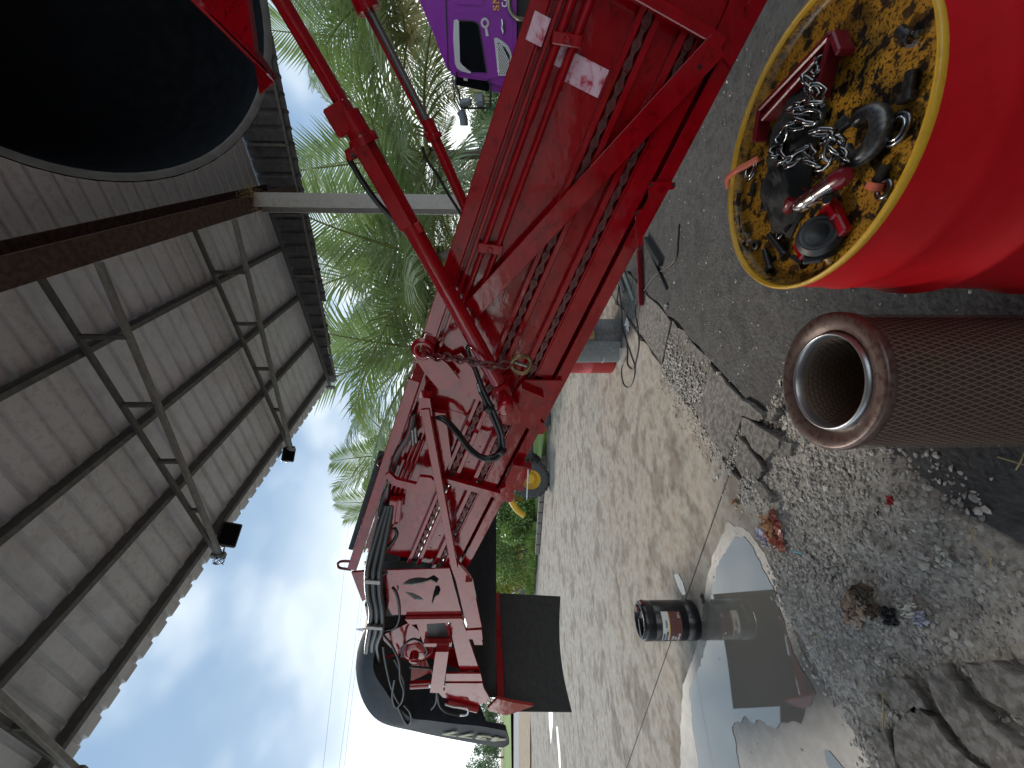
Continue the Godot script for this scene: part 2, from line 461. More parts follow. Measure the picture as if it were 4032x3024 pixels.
func build_ground():
	var mb := MB.new()
	mb.quad(Vector3(-900, -.09, -900), Vector3(900, -.09, -900), Vector3(900, -.09, 900), Vector3(-900, -.09, 900), Vector3.UP)
	structure(put(mb, "ground", M.earth))
	mb = MB.new()
	mb.quad(sh(-1, -9, -.03), sh(14, -9, -.03), sh(14, 14, -.03), sh(-1, 14, -.03), Vector3.UP)
	structure(put(mb, "soil", M.soil))
	# concrete yard: slabs with open joints
	var yard := Node3D.new(); yard.name = numbered("yard"); add_child(yard); structure(yard)
	var av := [1.98, -2.6, -7.2, -11.8, -16.4, -21.0]
	var bv := [-3.42, .58, 4.58, 8.58, 12.58, 16.58, 20.58]
	var fn := FastNoiseLite.new(); fn.seed = 5; fn.frequency = 2.2; fn.fractal_octaves = 4
	for i in av.size() - 1:
		for j in bv.size() - 1:
			var g := .007
			var a0: float = av[i]; var a1: float = av[i + 1]; var b0: float = bv[j] + g; var b1: float = bv[j + 1] - g
			var pts := []
			if i == 0:      # broken edge towards the shed
				var K := 40
				for k in K + 1:
					var b := lerpf(b0, b1, float(k) / K)
					var a := 2.0 + fn.get_noise_1d(b) * .07 + fn.get_noise_1d(b * 5.0 + 40.0) * .02
					pts.append(sh(a, b, -.08))
			else:
				pts.append(sh(a0 - g, b0, -.08)); pts.append(sh(a0 - g, b1, -.08))
			pts.append(sh(a1 + g, b1, -.08)); pts.append(sh(a1 + g, b0, -.08))
			mb = MB.new(); mb.plate(pts, Vector3.UP * .08)
			put(mb, "slab", M.yard, yard)
	# far yard goes on to the dirt apron
	mb = MB.new()
	mb.plate([sh(-.5, -3.45, -.06), sh(-21, -3.45, -.06), sh(-21, -9.5, -.06), sh(-9.6, -5.6, -.06), sh(-5.5, -4.3, -.06), sh(-.5, -4.3, -.06)], Vector3.UP * .056)
	put(mb, "slab", M.yard, yard)
	# shed floor
	var fp := []
	for k in 90:
		var b := lerpf(-5.0, 7.6, k / 89.0)
		var a := 2.5 + fn.get_noise_1d(b * 1.3 + 90.0) * .05 + fn.get_noise_1d(b * 6.0 + 10.0) * .02
		a += .36 * smoothstep(4.75, 5.5, b) * (1.0 - .5 * smoothstep(6.1, 6.8, b))
		fp.append(sh(a, b, -.05))
	fp.append(sh(2.6, 13, -.05)); fp.append(sh(14, 13, -.05)); fp.append(sh(14, -5, -.05))
	mb = MB.new(); mb.plate(fp, Vector3.UP * .05)
	structure(put(mb, "shed_floor", M.floor))
	# kerb of broken pieces between floor and yard
	var kerb := Node3D.new(); kerb.name = numbered("kerb"); add_child(kerb); structure(kerb)
	var b := -4.6
	while b < 5.0:
		var len := rng.randf_range(.35, 1.0)
		for row in (2 if rng.randf() < .4 else 1):
			var pts := []
			var wa0 := 2.045; var wa1 := 2.47
			if row == 1: wa0 = 2.27
			elif len < .55: wa1 = 2.47
			var top := rng.randf_range(-.012, .012)
			for k in 7: pts.append(sh(wa1 + fn.get_noise_2d(b * 3 + k, 7.0) * .03 + .005, lerpf(b + .012, b + len - .012, k / 6.0), -.07))
			for k in 7: pts.append(sh(wa0 + fn.get_noise_2d(b * 3 + k, 17.0) * .04, lerpf(b + len - .012, b + .012, k / 6.0), -.07))
			mb = MB.new(); mb.plate(pts, Vector3(rng.randf_range(-.01, .01), .07 + top - row * .004, rng.randf_range(-.01, .01)))
			put(mb, "slab", M.kerb, kerb)
		b += len
	# gravel bed
	var rows := []
	var fh := FastNoiseLite.new(); fh.seed = 8; fh.frequency = 5.0; fh.fractal_octaves = 4
	for i in 60:
		var row := []
		for j in 90:
			var a := lerpf(1.45, 3.0, i / 59.0); var bb := lerpf(4.4, 8.6, j / 89.0)
			row.append(sh(a, bb, gh(a, bb, fh)))
		rows.append(row)
	mb = MB.new(); mb.grid(rows, false)
	structure(put(mb, "gravel_bed", M.gravelbed))
	gravel(fh)
	broken_plates(fh)
	# puddles
	puddle([[2896, 2110], [2937, 2117], [2971, 2164], [3005, 2239], [3045, 2320], [3079, 2415], [3106, 2510], [3127, 2577], [3170, 2655], [3215, 2735], [3180, 2790], [3150, 2838], [3106, 2848], [3039, 2862], [2985, 2835], [2930, 2828], [2883, 2862], [2895, 2910], [2903, 2960], [2923, 3060], [2940, 3130], [2900, 3210], [2840, 3230], [2790, 3170], [2760, 3080], [2745, 2960], [2727, 2848], [2717, 2713], [2761, 2618], [2788, 2510], [2795, 2408], [2808, 2320], [2835, 2205]], .035)
	wet_patch([[2860, 2060], [2950, 2090], [3010, 2180], [3080, 2330], [3130, 2500], [3200, 2640], [3290, 2740], [3420, 2900], [3490, 3060], [3560, 3200], [3500, 3330], [3350, 3300], [3180, 3420], [3000, 3380], [2880, 3470], [2760, 3380], [2700, 3200], [2680, 3050], [2680, 2850], [2690, 2700], [2740, 2560], [2770, 2400], [2790, 2250]])
	puddle([[3248, 2950], [3270, 2960], [3340, 3040], [3350, 3110], [3310, 3100], [3260, 3010]], .015)
	puddle([[2655, 2262], [2672, 2258], [2690, 2290], [2702, 2338], [2690, 2345], [2672, 2310]], .01)
	puddle([[2160, 2790], [2177, 2790], [2178, 2850], [2170, 2935], [2162, 2850]], .05)
	puddle([[2190, 2860], [2197, 2860], [2207, 2960], [2213, 3120], [2206, 3110], [2198, 2960]], .05)
	# dirt apron, road and field beyond the yard, each a little higher than the one before
	mb = MB.new()
	mb.quad(Vector3(-70, -.03, -23), Vector3(-9, -.03, -21.5), Vector3(-9, -.03, -36), Vector3(-70, -.03, -38), Vector3.UP)
	structure(put(mb, "dirt_apron", M.earth))
	mb = MB.new()
	mb.quad(Vector3(-190, -.02, -36), Vector3(30, -.02, -33), Vector3(30, -.02, -47), Vector3(-190, -.02, -52), Vector3.UP)
	structure(put(mb, "road", M.road))
	rows = []
	for i in 14:
		var row := []
		for j in 30:
			var z := lerpf(-47.5, -190.0, i / 13.0); var x := lerpf(-230, 110, j / 29.0)
			row.append(Vector3(x, .02 + .25 * fh.get_noise_2d(x * .01, z * .01) + .3, z))
		rows.append(row)
	mb = MB.new(); mb.grid(rows, false)
	structure(put(mb, "grass_field", M.field))

func gh(a: float, b: float, fh: FastNoiseLite) -> float:
	var ae := 2.0 - .34 * smoothstep(4.85, 5.45, b)
	var m := smoothstep(ae - .10, ae + .10, a) * (1.0 - smoothstep(2.75, 3.0, a)) * smoothstep(4.55, 4.95, b)
	return -.055 + m * (.068 + .022 * fh.get_noise_2d(a, b) + .03 * fh.get_noise_2d(a * .35 + 4.0, b * .35)) + .02 * smoothstep(6.0, 6.6, b) * m
func gravel(fh: FastNoiseLite):
	var r := RandomNumberGenerator.new(); r.seed = 21
	for kind in 3:
		var sm := MB.new()
		var pts := []
		for i in 6: pts.append(Vector3(cos(i * TAU / 6) * r.randf_range(.7, 1.1), r.randf_range(-.25, .25), sin(i * TAU / 6) * r.randf_range(.7, 1.1)))
		var tp := Vector3(r.randf_range(-.2, .2), r.randf_range(.45, .7), r.randf_range(-.2, .2)); var bt := Vector3(0, -.5, 0)
		for i in 6:
			sm.tri(pts[i], pts[(i + 1) % 6], tp, pts[i] + pts[(i + 1) % 6] + tp); sm.tri(pts[i], pts[(i + 1) % 6], bt, pts[i] + bt)
		var mm := MultiMesh.new(); mm.transform_format = MultiMesh.TRANSFORM_3D; mm.use_colors = true; mm.mesh = sm.mesh()
		var N := [11000, 7500, 900][kind] as int
		mm.instance_count = N
		for i in N:
			var a := 0.0; var b := 0.0
			if kind == 2:      # loose stones strewn over the floor and the yard's edge
				if i % 5 == 0: a = r.randf_range(.6, 1.7); b = r.randf_range(4.7, 6.2)
				elif i % 5 == 1: a = r.randfn(2.2, .35); b = r.randfn(3.6, .8)
				else: a = r.randf_range(2.6, 4.4); b = r.randf_range(2.6, 7.0)
			else:
				b = r.randf_range(4.7, 7.2); a = r.randfn(2.25, .42)
				var lo := 2.0 - .34 * smoothstep(4.85, 5.45, b) - .03 + minf(0.0, r.randfn(0, .05)) + .05 * sin(b * 9.0)
				while a < lo or a > 2.86 + .08 * sin(b * 7.0): a = r.randfn(2.25, .42)
				if r.randf() < .18: a = r.randfn(2.12, .12); b = r.randf_range(3.2, 4.6)
			var s := absf(r.randfn(0, .0055)) + .003
			if kind == 1: s = absf(r.randfn(0, .006)) + .0035
			if kind == 2: s = absf(r.randfn(0, .0045)) + .002
			var h := gh(a, b, fh)
			h = maxf(h, 0.0)
			var bs := Basis.from_euler(Vector3(r.randf_range(-.5, .5), r.randf() * TAU, r.randf_range(-.5, .5))).scaled(Vector3(s, s * r.randf_range(.6, 1.0), s * r.randf_range(.7, 1.2)))
			mm.set_instance_transform(i, Transform3D(bs, sh(a, b, h + s * .1)))
			var g := r.randf_range(.20, .52)
			if kind == 2: g = r.randf_range(.25, .6)
			mm.set_instance_color(i, Color(g, g * .93, g * .83))
		var mi := MultiMeshInstance3D.new(); mi.multimesh = mm; mi.material_override = M.vcol
		mi.name = numbered("gravel"); add_child(mi); stuff(mi)
		tag(mi, ["fine grey gravel spilling between the broken kerb and the puddle", "coarse grey gravel lying over the broken yard edge", "loose pale stone chips scattered on the dark shed floor"][kind], "gravel")
func broken_plates(fh: FastNoiseLite):
	var r := RandomNumberGenerator.new(); r.seed = 31
	var kerb := get_node("kerb")
	# pixel outlines of the larger broken pieces, each with the height of its top
	var P := [
		[[2902, 1578], [2920, 1572], [3000, 1628], [3002, 1652], [2985, 1652], [2912, 1628]],
		[[2910, 1640], [2945, 1650], [3070, 1730], [3062, 1760], [3010, 1810], [2960, 1760], [2925, 1700]],
		[[2905, 1720], [2950, 1775], [3000, 1850], [2985, 1890], [2940, 1850], [2905, 1790]],
		[[3080, 1735], [3120, 1745], [3115, 1795], [3075, 1800], [3050, 1785]],
		[[3020, 1628], [3050, 1612], [3056, 1628], [3030, 1658], [3012, 1655]],
		[[2960, 1860], [2995, 1900], [3040, 1960], [3030, 1980], [2985, 1940]],
		[[3515, 2850], [3600, 2780], [3680, 2830], [3760, 2950], [3900, 3060], [3560, 3060], [3520, 2960]],
		[[3640, 2640], [3700, 2620], [3790, 2730], [3905, 2850], [4060, 2960], [4080, 3040], [3930, 3040], [3800, 2930], [3700, 2790]],
		[[3460, 2690], [3540, 2670], [3600, 2720], [3640, 2790], [3590, 2810], [3500, 2790]],
		[[3800, 2620], [3900, 2610], [4060, 2680], [4100, 2850], [3960, 2800], [3840, 2720]],
		[[3440, 2900], [3480, 2870], [3520, 2990], [3530, 3070], [3470, 3060]]]
	for i in P.size():
		var h := .035 + .008 * (i % 3) if i < 6 else .055 + .01 * (i % 2)
		var pts := []
		for k in P[i].size():
			var a = P[i][k]; var c = P[i][(k + 1) % P[i].size()]
			for t in 3:
				var q := gp(lerpf(a[0], c[0], t / 3.0), lerpf(a[1], c[1], t / 3.0), h)
				pts.append(q + Vector3(r.randf_range(-.008, .008), -.05, r.randf_range(-.008, .008)))
		var mb := MB.new(); mb.plate(pts, Vector3(r.randf_range(-.006, .006), .05, r.randf_range(-.006, .006)))
		put(mb, "slab", M.kerb, kerb)
func wet_patch(P: Array):
	var fn := FastNoiseLite.new(); fn.seed = 53; fn.frequency = 2.0; fn.fractal_octaves = 5; fn.fractal_gain = .65
	var pts := []
	for i in P.size():
		var A := gp(P[i][0], P[i][1]); var B := gp(P[(i + 1) % P.size()][0], P[(i + 1) % P.size()][1])
		for k in 8:
			var q := A.lerp(B, k / 8.0)
			pts.append(q + Vector3(fn.get_noise_2d(q.x * 3, q.z * 3), 0, fn.get_noise_2d(q.x * 3 + 50, q.z * 3)) * .03 + Vector3.UP * .0008)
	var mb := MB.new(); mb.plate(pts, Vector3.UP * .0012)
	structure(put(mb, "wet_concrete", M.wet))
func puddle(P: Array, jit: float):
	var fn := FastNoiseLite.new(); fn.seed = 51; fn.frequency = 3.0; fn.fractal_octaves = 5; fn.fractal_gain = .7
	var pts := []
	for i in P.size():
		var a = P[i]; var c = P[(i + 1) % P.size()]
		var A := gp(a[0], a[1]); var B := gp(c[0], c[1])
		var K := clampi(int(A.distance_to(B) / .03), 1, 8)
		for k in K:
			var q := A.lerp(B, float(k) / K)
			pts.append(q + Vector3(fn.get_noise_2d(q.x * 3, q.z * 3), 0, fn.get_noise_2d(q.x * 3 + 50, q.z * 3)) * jit * .8 + Vector3.UP * .003)
	var mb := MB.new(); mb.plate(pts, Vector3.UP * .002)
	if mb.v.size() < pts.size() * 8: print("puddle failed ", P[0])
	structure(put(mb, "puddle", M.water))

# ---------------------------------------------------------------- shed
func ribbed(len_dir: Array, wide: Vector3, up: Vector3, ribs: int, pitch_: float, depth := .032) -> MB:
	# sheet from len_dir[0] to len_dir[1], repeated along wide
	var mb := MB.new()
	var prof := []
	for k in ribs:
		var o := k * pitch_
		for q in [[0.0, 0.0], [.075, 0.0], [.079, .006], [.089, .006], [.093, 0.0], [.128, 0.0], [.142, 1.0], [.166, 1.0], [.19, 0.0]]:
			prof.append([o + q[0] * pitch_ / .19, q[1] * depth])
	for k in prof.size() - 1:
		var o0: Vector3 = wide * prof[k][0] + up * prof[k][1]; var o1: Vector3 = wide * prof[k + 1][0] + up * prof[k + 1][1]
		if o0.distance_to(o1) < 1e-5: continue
		mb.quad(len_dir[0] + o0, len_dir[0] + o1, len_dir[1] + o1, len_dir[1] + o0, up)
	return mb
func build_shed():
	var s := thing("workshop_shed", "open steel shed with grey ribbed metal roof on trusses over the red elevator", "shed")
	for k in 18:
		var b := -.12 + k * .76
		var j := rng.randf_range(-.012, .012)
		put(ribbed([rf(-.10 + j, b), rf(3.12, b)], E2, Vector3.UP, 4, .19), "roof_sheet", M.roof if k % 3 != 2 else M.roof2, s)
		put(ribbed([rf(3.0, b, -.012), rf(8.5, b, -.012)], E2, Vector3.UP, 4, .19), "roof_sheet", M.roof2, s)
	for a in [.14, .86, 1.58, 2.34, 4.1, 5.4, 6.8, 8.2]:
		var mb := MB.new()
		var dd: float = 0.0 if a < 3.0 else -.012
		mb.beam(rf(a, -.1, .05 + dd), rf(a, 13.4, .05 + dd), .05, .085, Vector3.UP, .004)
		put(mb, "purlin", M.frame, s)
	for b in [.07, 1.78, 3.57, 5.36, 7.15, 8.94, 10.73]:
		var mb := MB.new(); mb.beam(rf(.02, b, .12), rf(3.05, b, .12), .04, .042, Vector3.UP, .004)
		put(mb, "rafter", M.frame, s)
		if b > 1.0:
			mb = MB.new(); mb.beam(rf(-.02, b, .14), rf(3.05, b, .14 + .145 * 3.07), .04, .048, Vector3.UP, .004)
			put(mb, "rafter", M.frame2, s)
			for a in [.63, 1.25, 1.86, 2.48]:
				mb = MB.new(); mb.beam(rf(a, b, .12), rf(a, b, .14 + .145 * a), .04, .035, E1, .003)
				put(mb, "strut", M.frame, s)
		mb = MB.new(); mb.beam(rf(-.03, b, .05), rf(-.03, b, .19), .05, .05, E1)
		put(mb, "end_plate", M.frame2, s)
	# girder over the post line: web and two flanges
	for q in [[.10, .02, .18, "flange"], [.30, .38, .014, "web"], [.50, .02, .18, "flange"]]:
		var mb := MB.new(); mb.beam(rf(3.12, -.1, q[0]), rf(3.12, 13.4, q[0]), q[2], q[1], Vector3.UP)
		put(mb, "girder_" + q[3], M.rust, s)
	for b in [1.05, 9.5]:
		var base := sh(3.12, b, 0)
		var top := rf(3.12, b, .51); 
		var post := Node3D.new(); post.name = "post"; s.add_child(post, true)
		for q in [[-.085, .17, .012], [.0, .010, .16], [.085, .17, .012]]:
			var mb := MB.new()
			mb.box(Vector3(base.x, top.y * .5, base.z) + E1 * q[0] * 0.0 + (Vector3(0, 0, 1) * -q[0]), Vector3(q[1], top.y, q[2]), Basis(), .002)
			put(mb, "flange" if q[1] > .1 else "web", M.post, post)
		var mb2 := MB.new(); mb2.box(base + Vector3(0, .01, 0), Vector3(.3, .02, .3)); put(mb2, "base_plate", M.post, post)
		mb2 = MB.new(); mb2.tube([base + Vector3(.125, .02, -.1), Vector3(base.x + .125, top.y, base.z - .1)], .012, 8); put(mb2, "conduit", M.frame2, post)
	# raking side: level-bottomed strip of ribbed sheet under the roof edge
	for k in 12:
		var a := -.05 + k * .76
		var bot := 4.33 - .004 * k + .14 * (1.0 - smoothstep(0.0, 1.4, a))
		var mb := MB.new()
		var prof := []
		for q in 4:
			for w in [[0.0, 0.0], [.12, 0.0], [.14, .025], [.165, .025], [.19, 0.0]]: prof.append(Vector2(a + q * .19 + w[0], w[1]))
		for i in prof.size() - 1:
			var p: Vector2 = prof[i]; var r: Vector2 = prof[i + 1]
			if p.distance_to(r) < 1e-5: continue
			var j := rng.randf_range(-.006, .006)
			mb.quad(sh(p.x, -.14 - p.y, bot + j), sh(r.x, -.14 - r.y, bot + j), rf(r.x, -.14 - r.y, -.06), rf(p.x, -.14 - p.y, -.06), -E2)
		put(mb, "fascia_sheet", M.fascia, s)
	var m3 := MB.new(); m3.beam(sh(0, -.11, 4.44), sh(2, -.11, 4.4), .03, .03); m3.beam(sh(2, -.11, 4.4), sh(8.6, -.11, 4.38), .03, .03)
	put(m3, "fascia_rail", M.frame2, s)
	for k in 8:
		m3 = MB.new(); m3.beam(rf(.1 + k * .9, -.11, .05), sh(.1 + k * .9, -.11, 4.38), .03, .03, E1); put(m3, "strut", M.frame2, s)
	# unseen end wall of ribbed sheet, added to dim reflections in the red paint
	for k in 10:
		var a := .8 + k * .76
		put(ribbed([sh(a, 13.5, 0), sh(a, 13.5, 4.6 + SL * a)], E1, E2, 4, .19), "added_wall_sheet", M.roof2, s)
	# floodlights on the truss ends
	floodlight(Vector3(1136, 1790, 0), 1.78, .20, "small square floodlight hanging from the truss end nearest the roof corner", Vector3(.25, -.5, .65))
	floodlight(Vector3(900, 2105, 0), 3.57, .25, "wide floodlight with loose wires on the second truss end from the roof corner", Vector3(.3, -.55, .45))
	# birds' nest of straw on the post head
	var nest := MB.new()
	var c := rf(3.12, 1.05, .50)
	for i in 150:
		var p := c + Vector3(rng.randfn(0, .07), rng.randfn(.02, .05), rng.randfn(.08, .05))
		nest.tube([p, p + Vector3(rng.randfn(0, .06), rng.randfn(-.02, .05), rng.randfn(0, .06))], .0022, 3, false)
	tag(put(nest, "nest", M.straw), "untidy straw nest lodged on the head of the grey post", "nest")
func floodlight(px: Vector3, b: float, size: float, label: String, face: Vector3):
	var at := rf(-.03, b, .17)
	var r := ray(px.x, px.y)
	var t := (at - CAM).dot(Vector3(r.x, 0, r.z)) / Vector3(r.x, 0, r.z).length_squared()
	var c := CAM + r * t
	var f := thing("floodlight", label, "floodlight", Transform3D(Basis.looking_at(face.normalized(), Vector3.UP), c), "floodlights on the truss ends")
	var mb := MB.new(); mb.box(Vector3.ZERO, Vector3(size, size * .82, .045), Basis(), .012); put(mb, "housing", M.lamp, f)
	mb = MB.new()
	for k in 7: mb.box(Vector3((k - 3) * size * .12, 0, .035), Vector3(.006, size * .6, .03))
	put(mb, "fin", M.lamp, f)
	mb = MB.new(); mb.box(Vector3(0, 0, -.024), Vector3(size * .84, size * .66, .004)); put(mb, "lens", M.glass, f)
	mb = MB.new()
	var l := f.transform.affine_inverse() * at
	mb.tube([Vector3(-size * .5, 0, 0), Vector3(-size * .5, 0, .09), Vector3(size * .5, 0, .09), Vector3(size * .5, 0, 0)], .009, 6)
	mb.tube([Vector3(0, 0, .09), l], .009, 6)
	put(mb, "bracket", M.frame2, f)
	if size > .22:
		mb = MB.new()
		for k in 3:
			var p := []
			for i in 14: p.append(l + Vector3(.05 + .045 * cos(i * .7 + k * 2.0), .02 + .05 * sin(i * .9 + k), .03 * sin(i * .5 + k)))
			mb.tube(smoothpath(p, 3), .0035, 5)
		put(mb, "wire", M.hose, f)

# ---------------------------------------------------------------- the red elevator: s along it, h up its side, n out of the side
const ES := .8      # the elevator is measured in units of 0.8 m
var EO: Vector3; var EL: Vector3; var EW: Vector3; var EN: Vector3
# windows of the photograph that were read at a larger scale: origin and scale
const Z := {"a": [1000, 0, 1.646], "c": [2350, 650, 2.765], "d": [1850, 1450, 2.765], "f": [1200, 900, 2.011], "g": [1300, 1600, 2.212], "h": [1300, 2200, 2.212], "k": [1950, 0, 1.843], "m": [1300, 400, 2.369], "p": [1350, 2150, 2.212]}
func q(x: float, y: float, n := 0.0) -> Vector3:
	var r := ray(x, y)
	var t := (EO + EN * n * ES - CAM).dot(EN) / r.dot(EN)
	var P := (CAM + r * t - EO) / ES
	return Vector3(-P.dot(EL), -P.dot(EW), n)
func zq(z: String, x: float, y: float, n := 0.0) -> Vector3:
	return q(Z[z][0] + x / Z[z][2], Z[z][1] + y / Z[z][2], n)
func zqs(z: String, P: Array, n := 0.0) -> Array:
	var o := []
	for p in P: o.append(zq(z, p[0], p[1], n if p.size() < 3 else p[2]))
	return o
func lv(s: float, h: float, n := 0.0) -> Vector3: return Vector3(-s, h, n)
func strip(parent: Node, called: String, m: Material, s0: float, s1: float, h0: float, h1: float, n0: float, n1: float, bev := .002):
	var mb := MB.new()
	mb.box(lv((s0 + s1) * .5, (h0 + h1) * .5, (n0 + n1) * .5), Vector3(absf(s1 - s0), h1 - h0, n1 - n0), Basis(), bev)
	return put(mb, called, m, parent)
func slab(parent: Node, called: String, m: Material, pts: Array, th: float):
	var mb := MB.new(); mb.plate(pts, Vector3(0, 0, th))
	return put(mb, called, m, parent)
func pipe(parent: Node, called: String, m: Material, pts: Array, r: float, sides := 10, smooth := 5):
	var mb := MB.new(); mb.tube(smoothpath(pts, smooth) if smooth > 0 else pts, r, sides)
	return put(mb, called, m, parent)

func chain_run(el: Node3D, h: float, s0: float, s1: float, n: float):
	var ch := Node3D.new(); ch.name = "chain"; el.add_child(ch, true)
	var mb := MB.new()
	var pit := .087
	var P := []
	for e in [-1.0, 1.0]:
		for k in 7:
			var a: float = PI * .5 + k * PI / 6.0 if e < 0 else -PI * .5 + k * PI / 6.0
			P.append(Vector3(e * pit * .5 + cos(a) * .0225, sin(a) * .0225, 0))
		P.append(Vector3(-e * 0.0, -.009 if e < 0 else .009, 0))
	mb.plate(P, Vector3(0, 0, .006))
	for e in [-1.0, 1.0]: mb.lathe([Vector2(.011, -.004), Vector2(.011, .010), Vector2(.011, .010), Vector2(.006, .010), Vector2(.006, .010), Vector2(.006, .002), Vector2(0, .002)], 8, Transform3D(Basis(Vector3.RIGHT, PI * .5), Vector3(e * pit * .5, 0, 0)))
	var ms := mb.mesh()
	var k := 0
	var s := s0
	while s < s1:
		put(ms, "link", M.chain, ch, Transform3D(Basis(), lv(s, h + rng.randf_range(-.002, .002), n + (.0 if k % 2 == 0 else -.009))))
		s += pit; k += 1

func build_elevator():
	var az := deg_to_rad(-60.0); var e := deg_to_rad(21.0)
	EL = Vector3(sin(az) * cos(e), sin(e), -cos(az) * cos(e)); EN = Vector3(-cos(az), 0, -sin(az)); EW = EN.cross(EL)
	EO = onz(2908, 210, 2.0 * ES)
	var el := thing("harvester_elevator", "long red steel elevator with drive chains and hydraulic cylinders slanting across the shed front", "elevator", Transform3D(Basis(-EL * ES, -EW * ES, EN * ES), EO))
	var A := -1.3; var B := 4.05
	# side sheets and rails
	strip(el, "side_panel", M.red, A, B, .515, .90, -.05, -.042)
	strip(el, "side_panel", M.red, A, B, .298, .402, -.05, -.040)
	strip(el, "side_panel", M.red, A, 1.93, .100, .202, -.004, .006)
	strip(el, "side_panel", M.red, 2.3, B, .100, .202, -.004, .006)
	strip(el, "rail", M.red, A, B, .402, .436, -.045, .004, .004)
	strip(el, "rail", M.red, A, B, .486, .517, -.045, .004, .004)
	strip(el, "rail", M.red, A, B, .203, .214, -.045, .004, .002)
	strip(el, "rail", M.red, A, B, .262, .299, -.045, .004, .004)
	strip(el, "bottom_flange", M.red, A, B, .0, .076, .002, .014, .003)
	strip(el, "bottom_flange", M.red, A, B, -.002, .010, -.09, .001, .002)
	strip(el, "top_flange", M.red, A, 1.9, .900, .985, .0, .012, .004)
	strip(el, "top_flange", M.red, 2.25, 4.3, .905, .985, .0, .012, .004)
	strip(el, "top_flange", M.red, A, 4.3, .975, .985, -.12, -.001, .002)
	strip(el, "rail", M.red, A, B, .845, .868, -.045, -.005, .004)
	strip(el, "rail", M.red, A, B, .885, .899, -.045, .0, .002)
	strip(el, "cover_strip", M.rubber, 3.0, 4.15, .988, 1.03, -.10, -.07)
	# inside of the trough: far side, floors, backs of the chain slots
	strip(el, "far_side_panel", M.red, A, B, .0, .985, -1.105, -1.095)
	strip(el, "trough_floor", M.red, A, B, .455, .463, -1.09, -.06)
	strip(el, "trough_floor", M.red, A, B, .112, .12, -1.09, -.02)
	strip(el, "slot_back", M.red, A, B, .436, .486, -.075, -.07)
	strip(el, "slot_back", M.red, A, B, .012, .10, -.11, -.10)
	strip(el, "slot_back", M.red, A, B, .214, .262, -.075, -.07)
	chain_run(el, .461, -1.2, 4.0, -.012)
	chain_run(el, .238, -1.2, 4.0, -.012)
	for k in 14:
		strip(el, "slat", M.red, -.9 + k * .36, -.86 + k * .36, .464, .53, -1.08, -.08)
	# cross members
	strip(el, "cross_member", M.red, -.02, .03, .10, 1.0, .006, .05, .004)
	strip(el, "cross_member", M.red, 2.955, 3.0, .06, .535, .006, .055, .004)
	strip(el, "cross_member", M.red, 3.0, 3.05, .06, .535, .006, .018, .002)
	strip(el, "reflection_patch", M.pinkreflect, .28, .40, .530, .715, -.0415, -.036, .001)  # three thin pale plates painted as a bright reflection on the red side
	strip(el, "reflection_patch", M.pinkreflect, .25, .36, .735, .80, -.0415, -.037, .001)
	strip(el, "reflection_patch", M.pinkreflect, .22, .33, .872, .95, .0125, .0145, .001)
	strip(el, "patch_plate", M.red, 2.42, 2.85, .55, .84, -.0415, -.038, .001)
	# cover plate under the top flange at the near end
	slab(el, "corner_plate", M.red, [lv(-1.3, .30, .012), lv(-.06, .16, .012), lv(-.02, .16, .012), lv(-.02, .60, .012), lv(-1.3, .60, .012)], .006)
	# diagonal brace
	var mb := MB.new()
	var p0 := lv(.02, .125, .045); var p1 := lv(1.63, .75, .045)
	mb.beam(p0, p1, .11, .012, Vector3(0, 0, 1), .002); put(mb, "brace", M.red, el)
	mb = MB.new(); mb.beam(p0 + Vector3(-.03, .05, -.02), p1 + Vector3(-.03, .05, -.02), .012, .05, Vector3(0, 0, 1), .002); put(mb, "brace", M.red, el)
	# dark gusset below the brace foot and foot plates
	slab(el, "foot_plate", M.red, zqs("k", [[1600, 230], [1700, 0], [1843, 0], [1800, 60], [1790, 130], [1835, 170], [1800, 330], [1700, 480], [1560, 330]], .02), .010)
	# pipes along the side with clamps
	pipe(el, "pipe", M.red, [lv(-1.2, .735, -.01), lv(.35, .735, -.01), lv(1.6, .735, -.012)], .017, 10, 0)
	pipe(el, "pipe", M.red, [lv(-1.2, .81, -.01), lv(.35, .81, -.01), lv(1.75, .81, -.012)], .017, 10, 0)
	pipe(el, "pipe_sleeve", M.red, [lv(-1.2, .81, -.01), lv(.62, .81, -.01)], .022, 10, 0)
	pipe(el, "pipe_sleeve", M.red, [lv(-1.2, .735, -.01), lv(.45, .735, -.01)], .022, 10, 0)
	for s in [.26, 1.27]:
		mb = MB.new(); mb.box(lv(s, .772, .012), Vector3(.05, .14, .02), Basis(Vector3(0, 0, 1), .25), .005); mb.box(lv(s, .772, .026), Vector3(.025, .03, .014), Basis(), .004)
		put(mb, "pipe_clamp", M.red, el)
	for k in 26:      # bolt heads along the middle panel
		mb = MB.new(); mb.cyl(lv(-.4 + k * .17, .35 + (.02 if k % 2 else -.01), -.042), lv(-.4 + k * .17, .35 + (.02 if k % 2 else -.01), -.034), .009, -1, 6)
		put(mb, "bolt", M.red, el)
	# plates under the bottom flange
	slab(el, "hanger_plate", M.red, zqs("c", [[585, 182], [800, 180], [850, 190], [852, 225], [830, 262], [775, 270], [500, 780], [492, 880], [478, 922], [448, 915], [440, 870], [412, 520], [440, 490], [505, 470], [562, 350], [556, 225]], .02), .010)
	for c in [[587, 215], [437, 517], [828, 215], [465, 896]]:
		mb = MB.new(); var o := zq("c", c[0], c[1], .03); mb.cyl(o, o + Vector3(0, 0, .003), .009, -1, 12); put(mb, "hole_bush", M.black, el)
	mb = MB.new(); var ho := zq("k", 1485, 485, .052); mb.cyl(ho, ho + Vector3(0, 0, .002), .010, -1, 12); put(mb, "hole_bush", M.black, el)
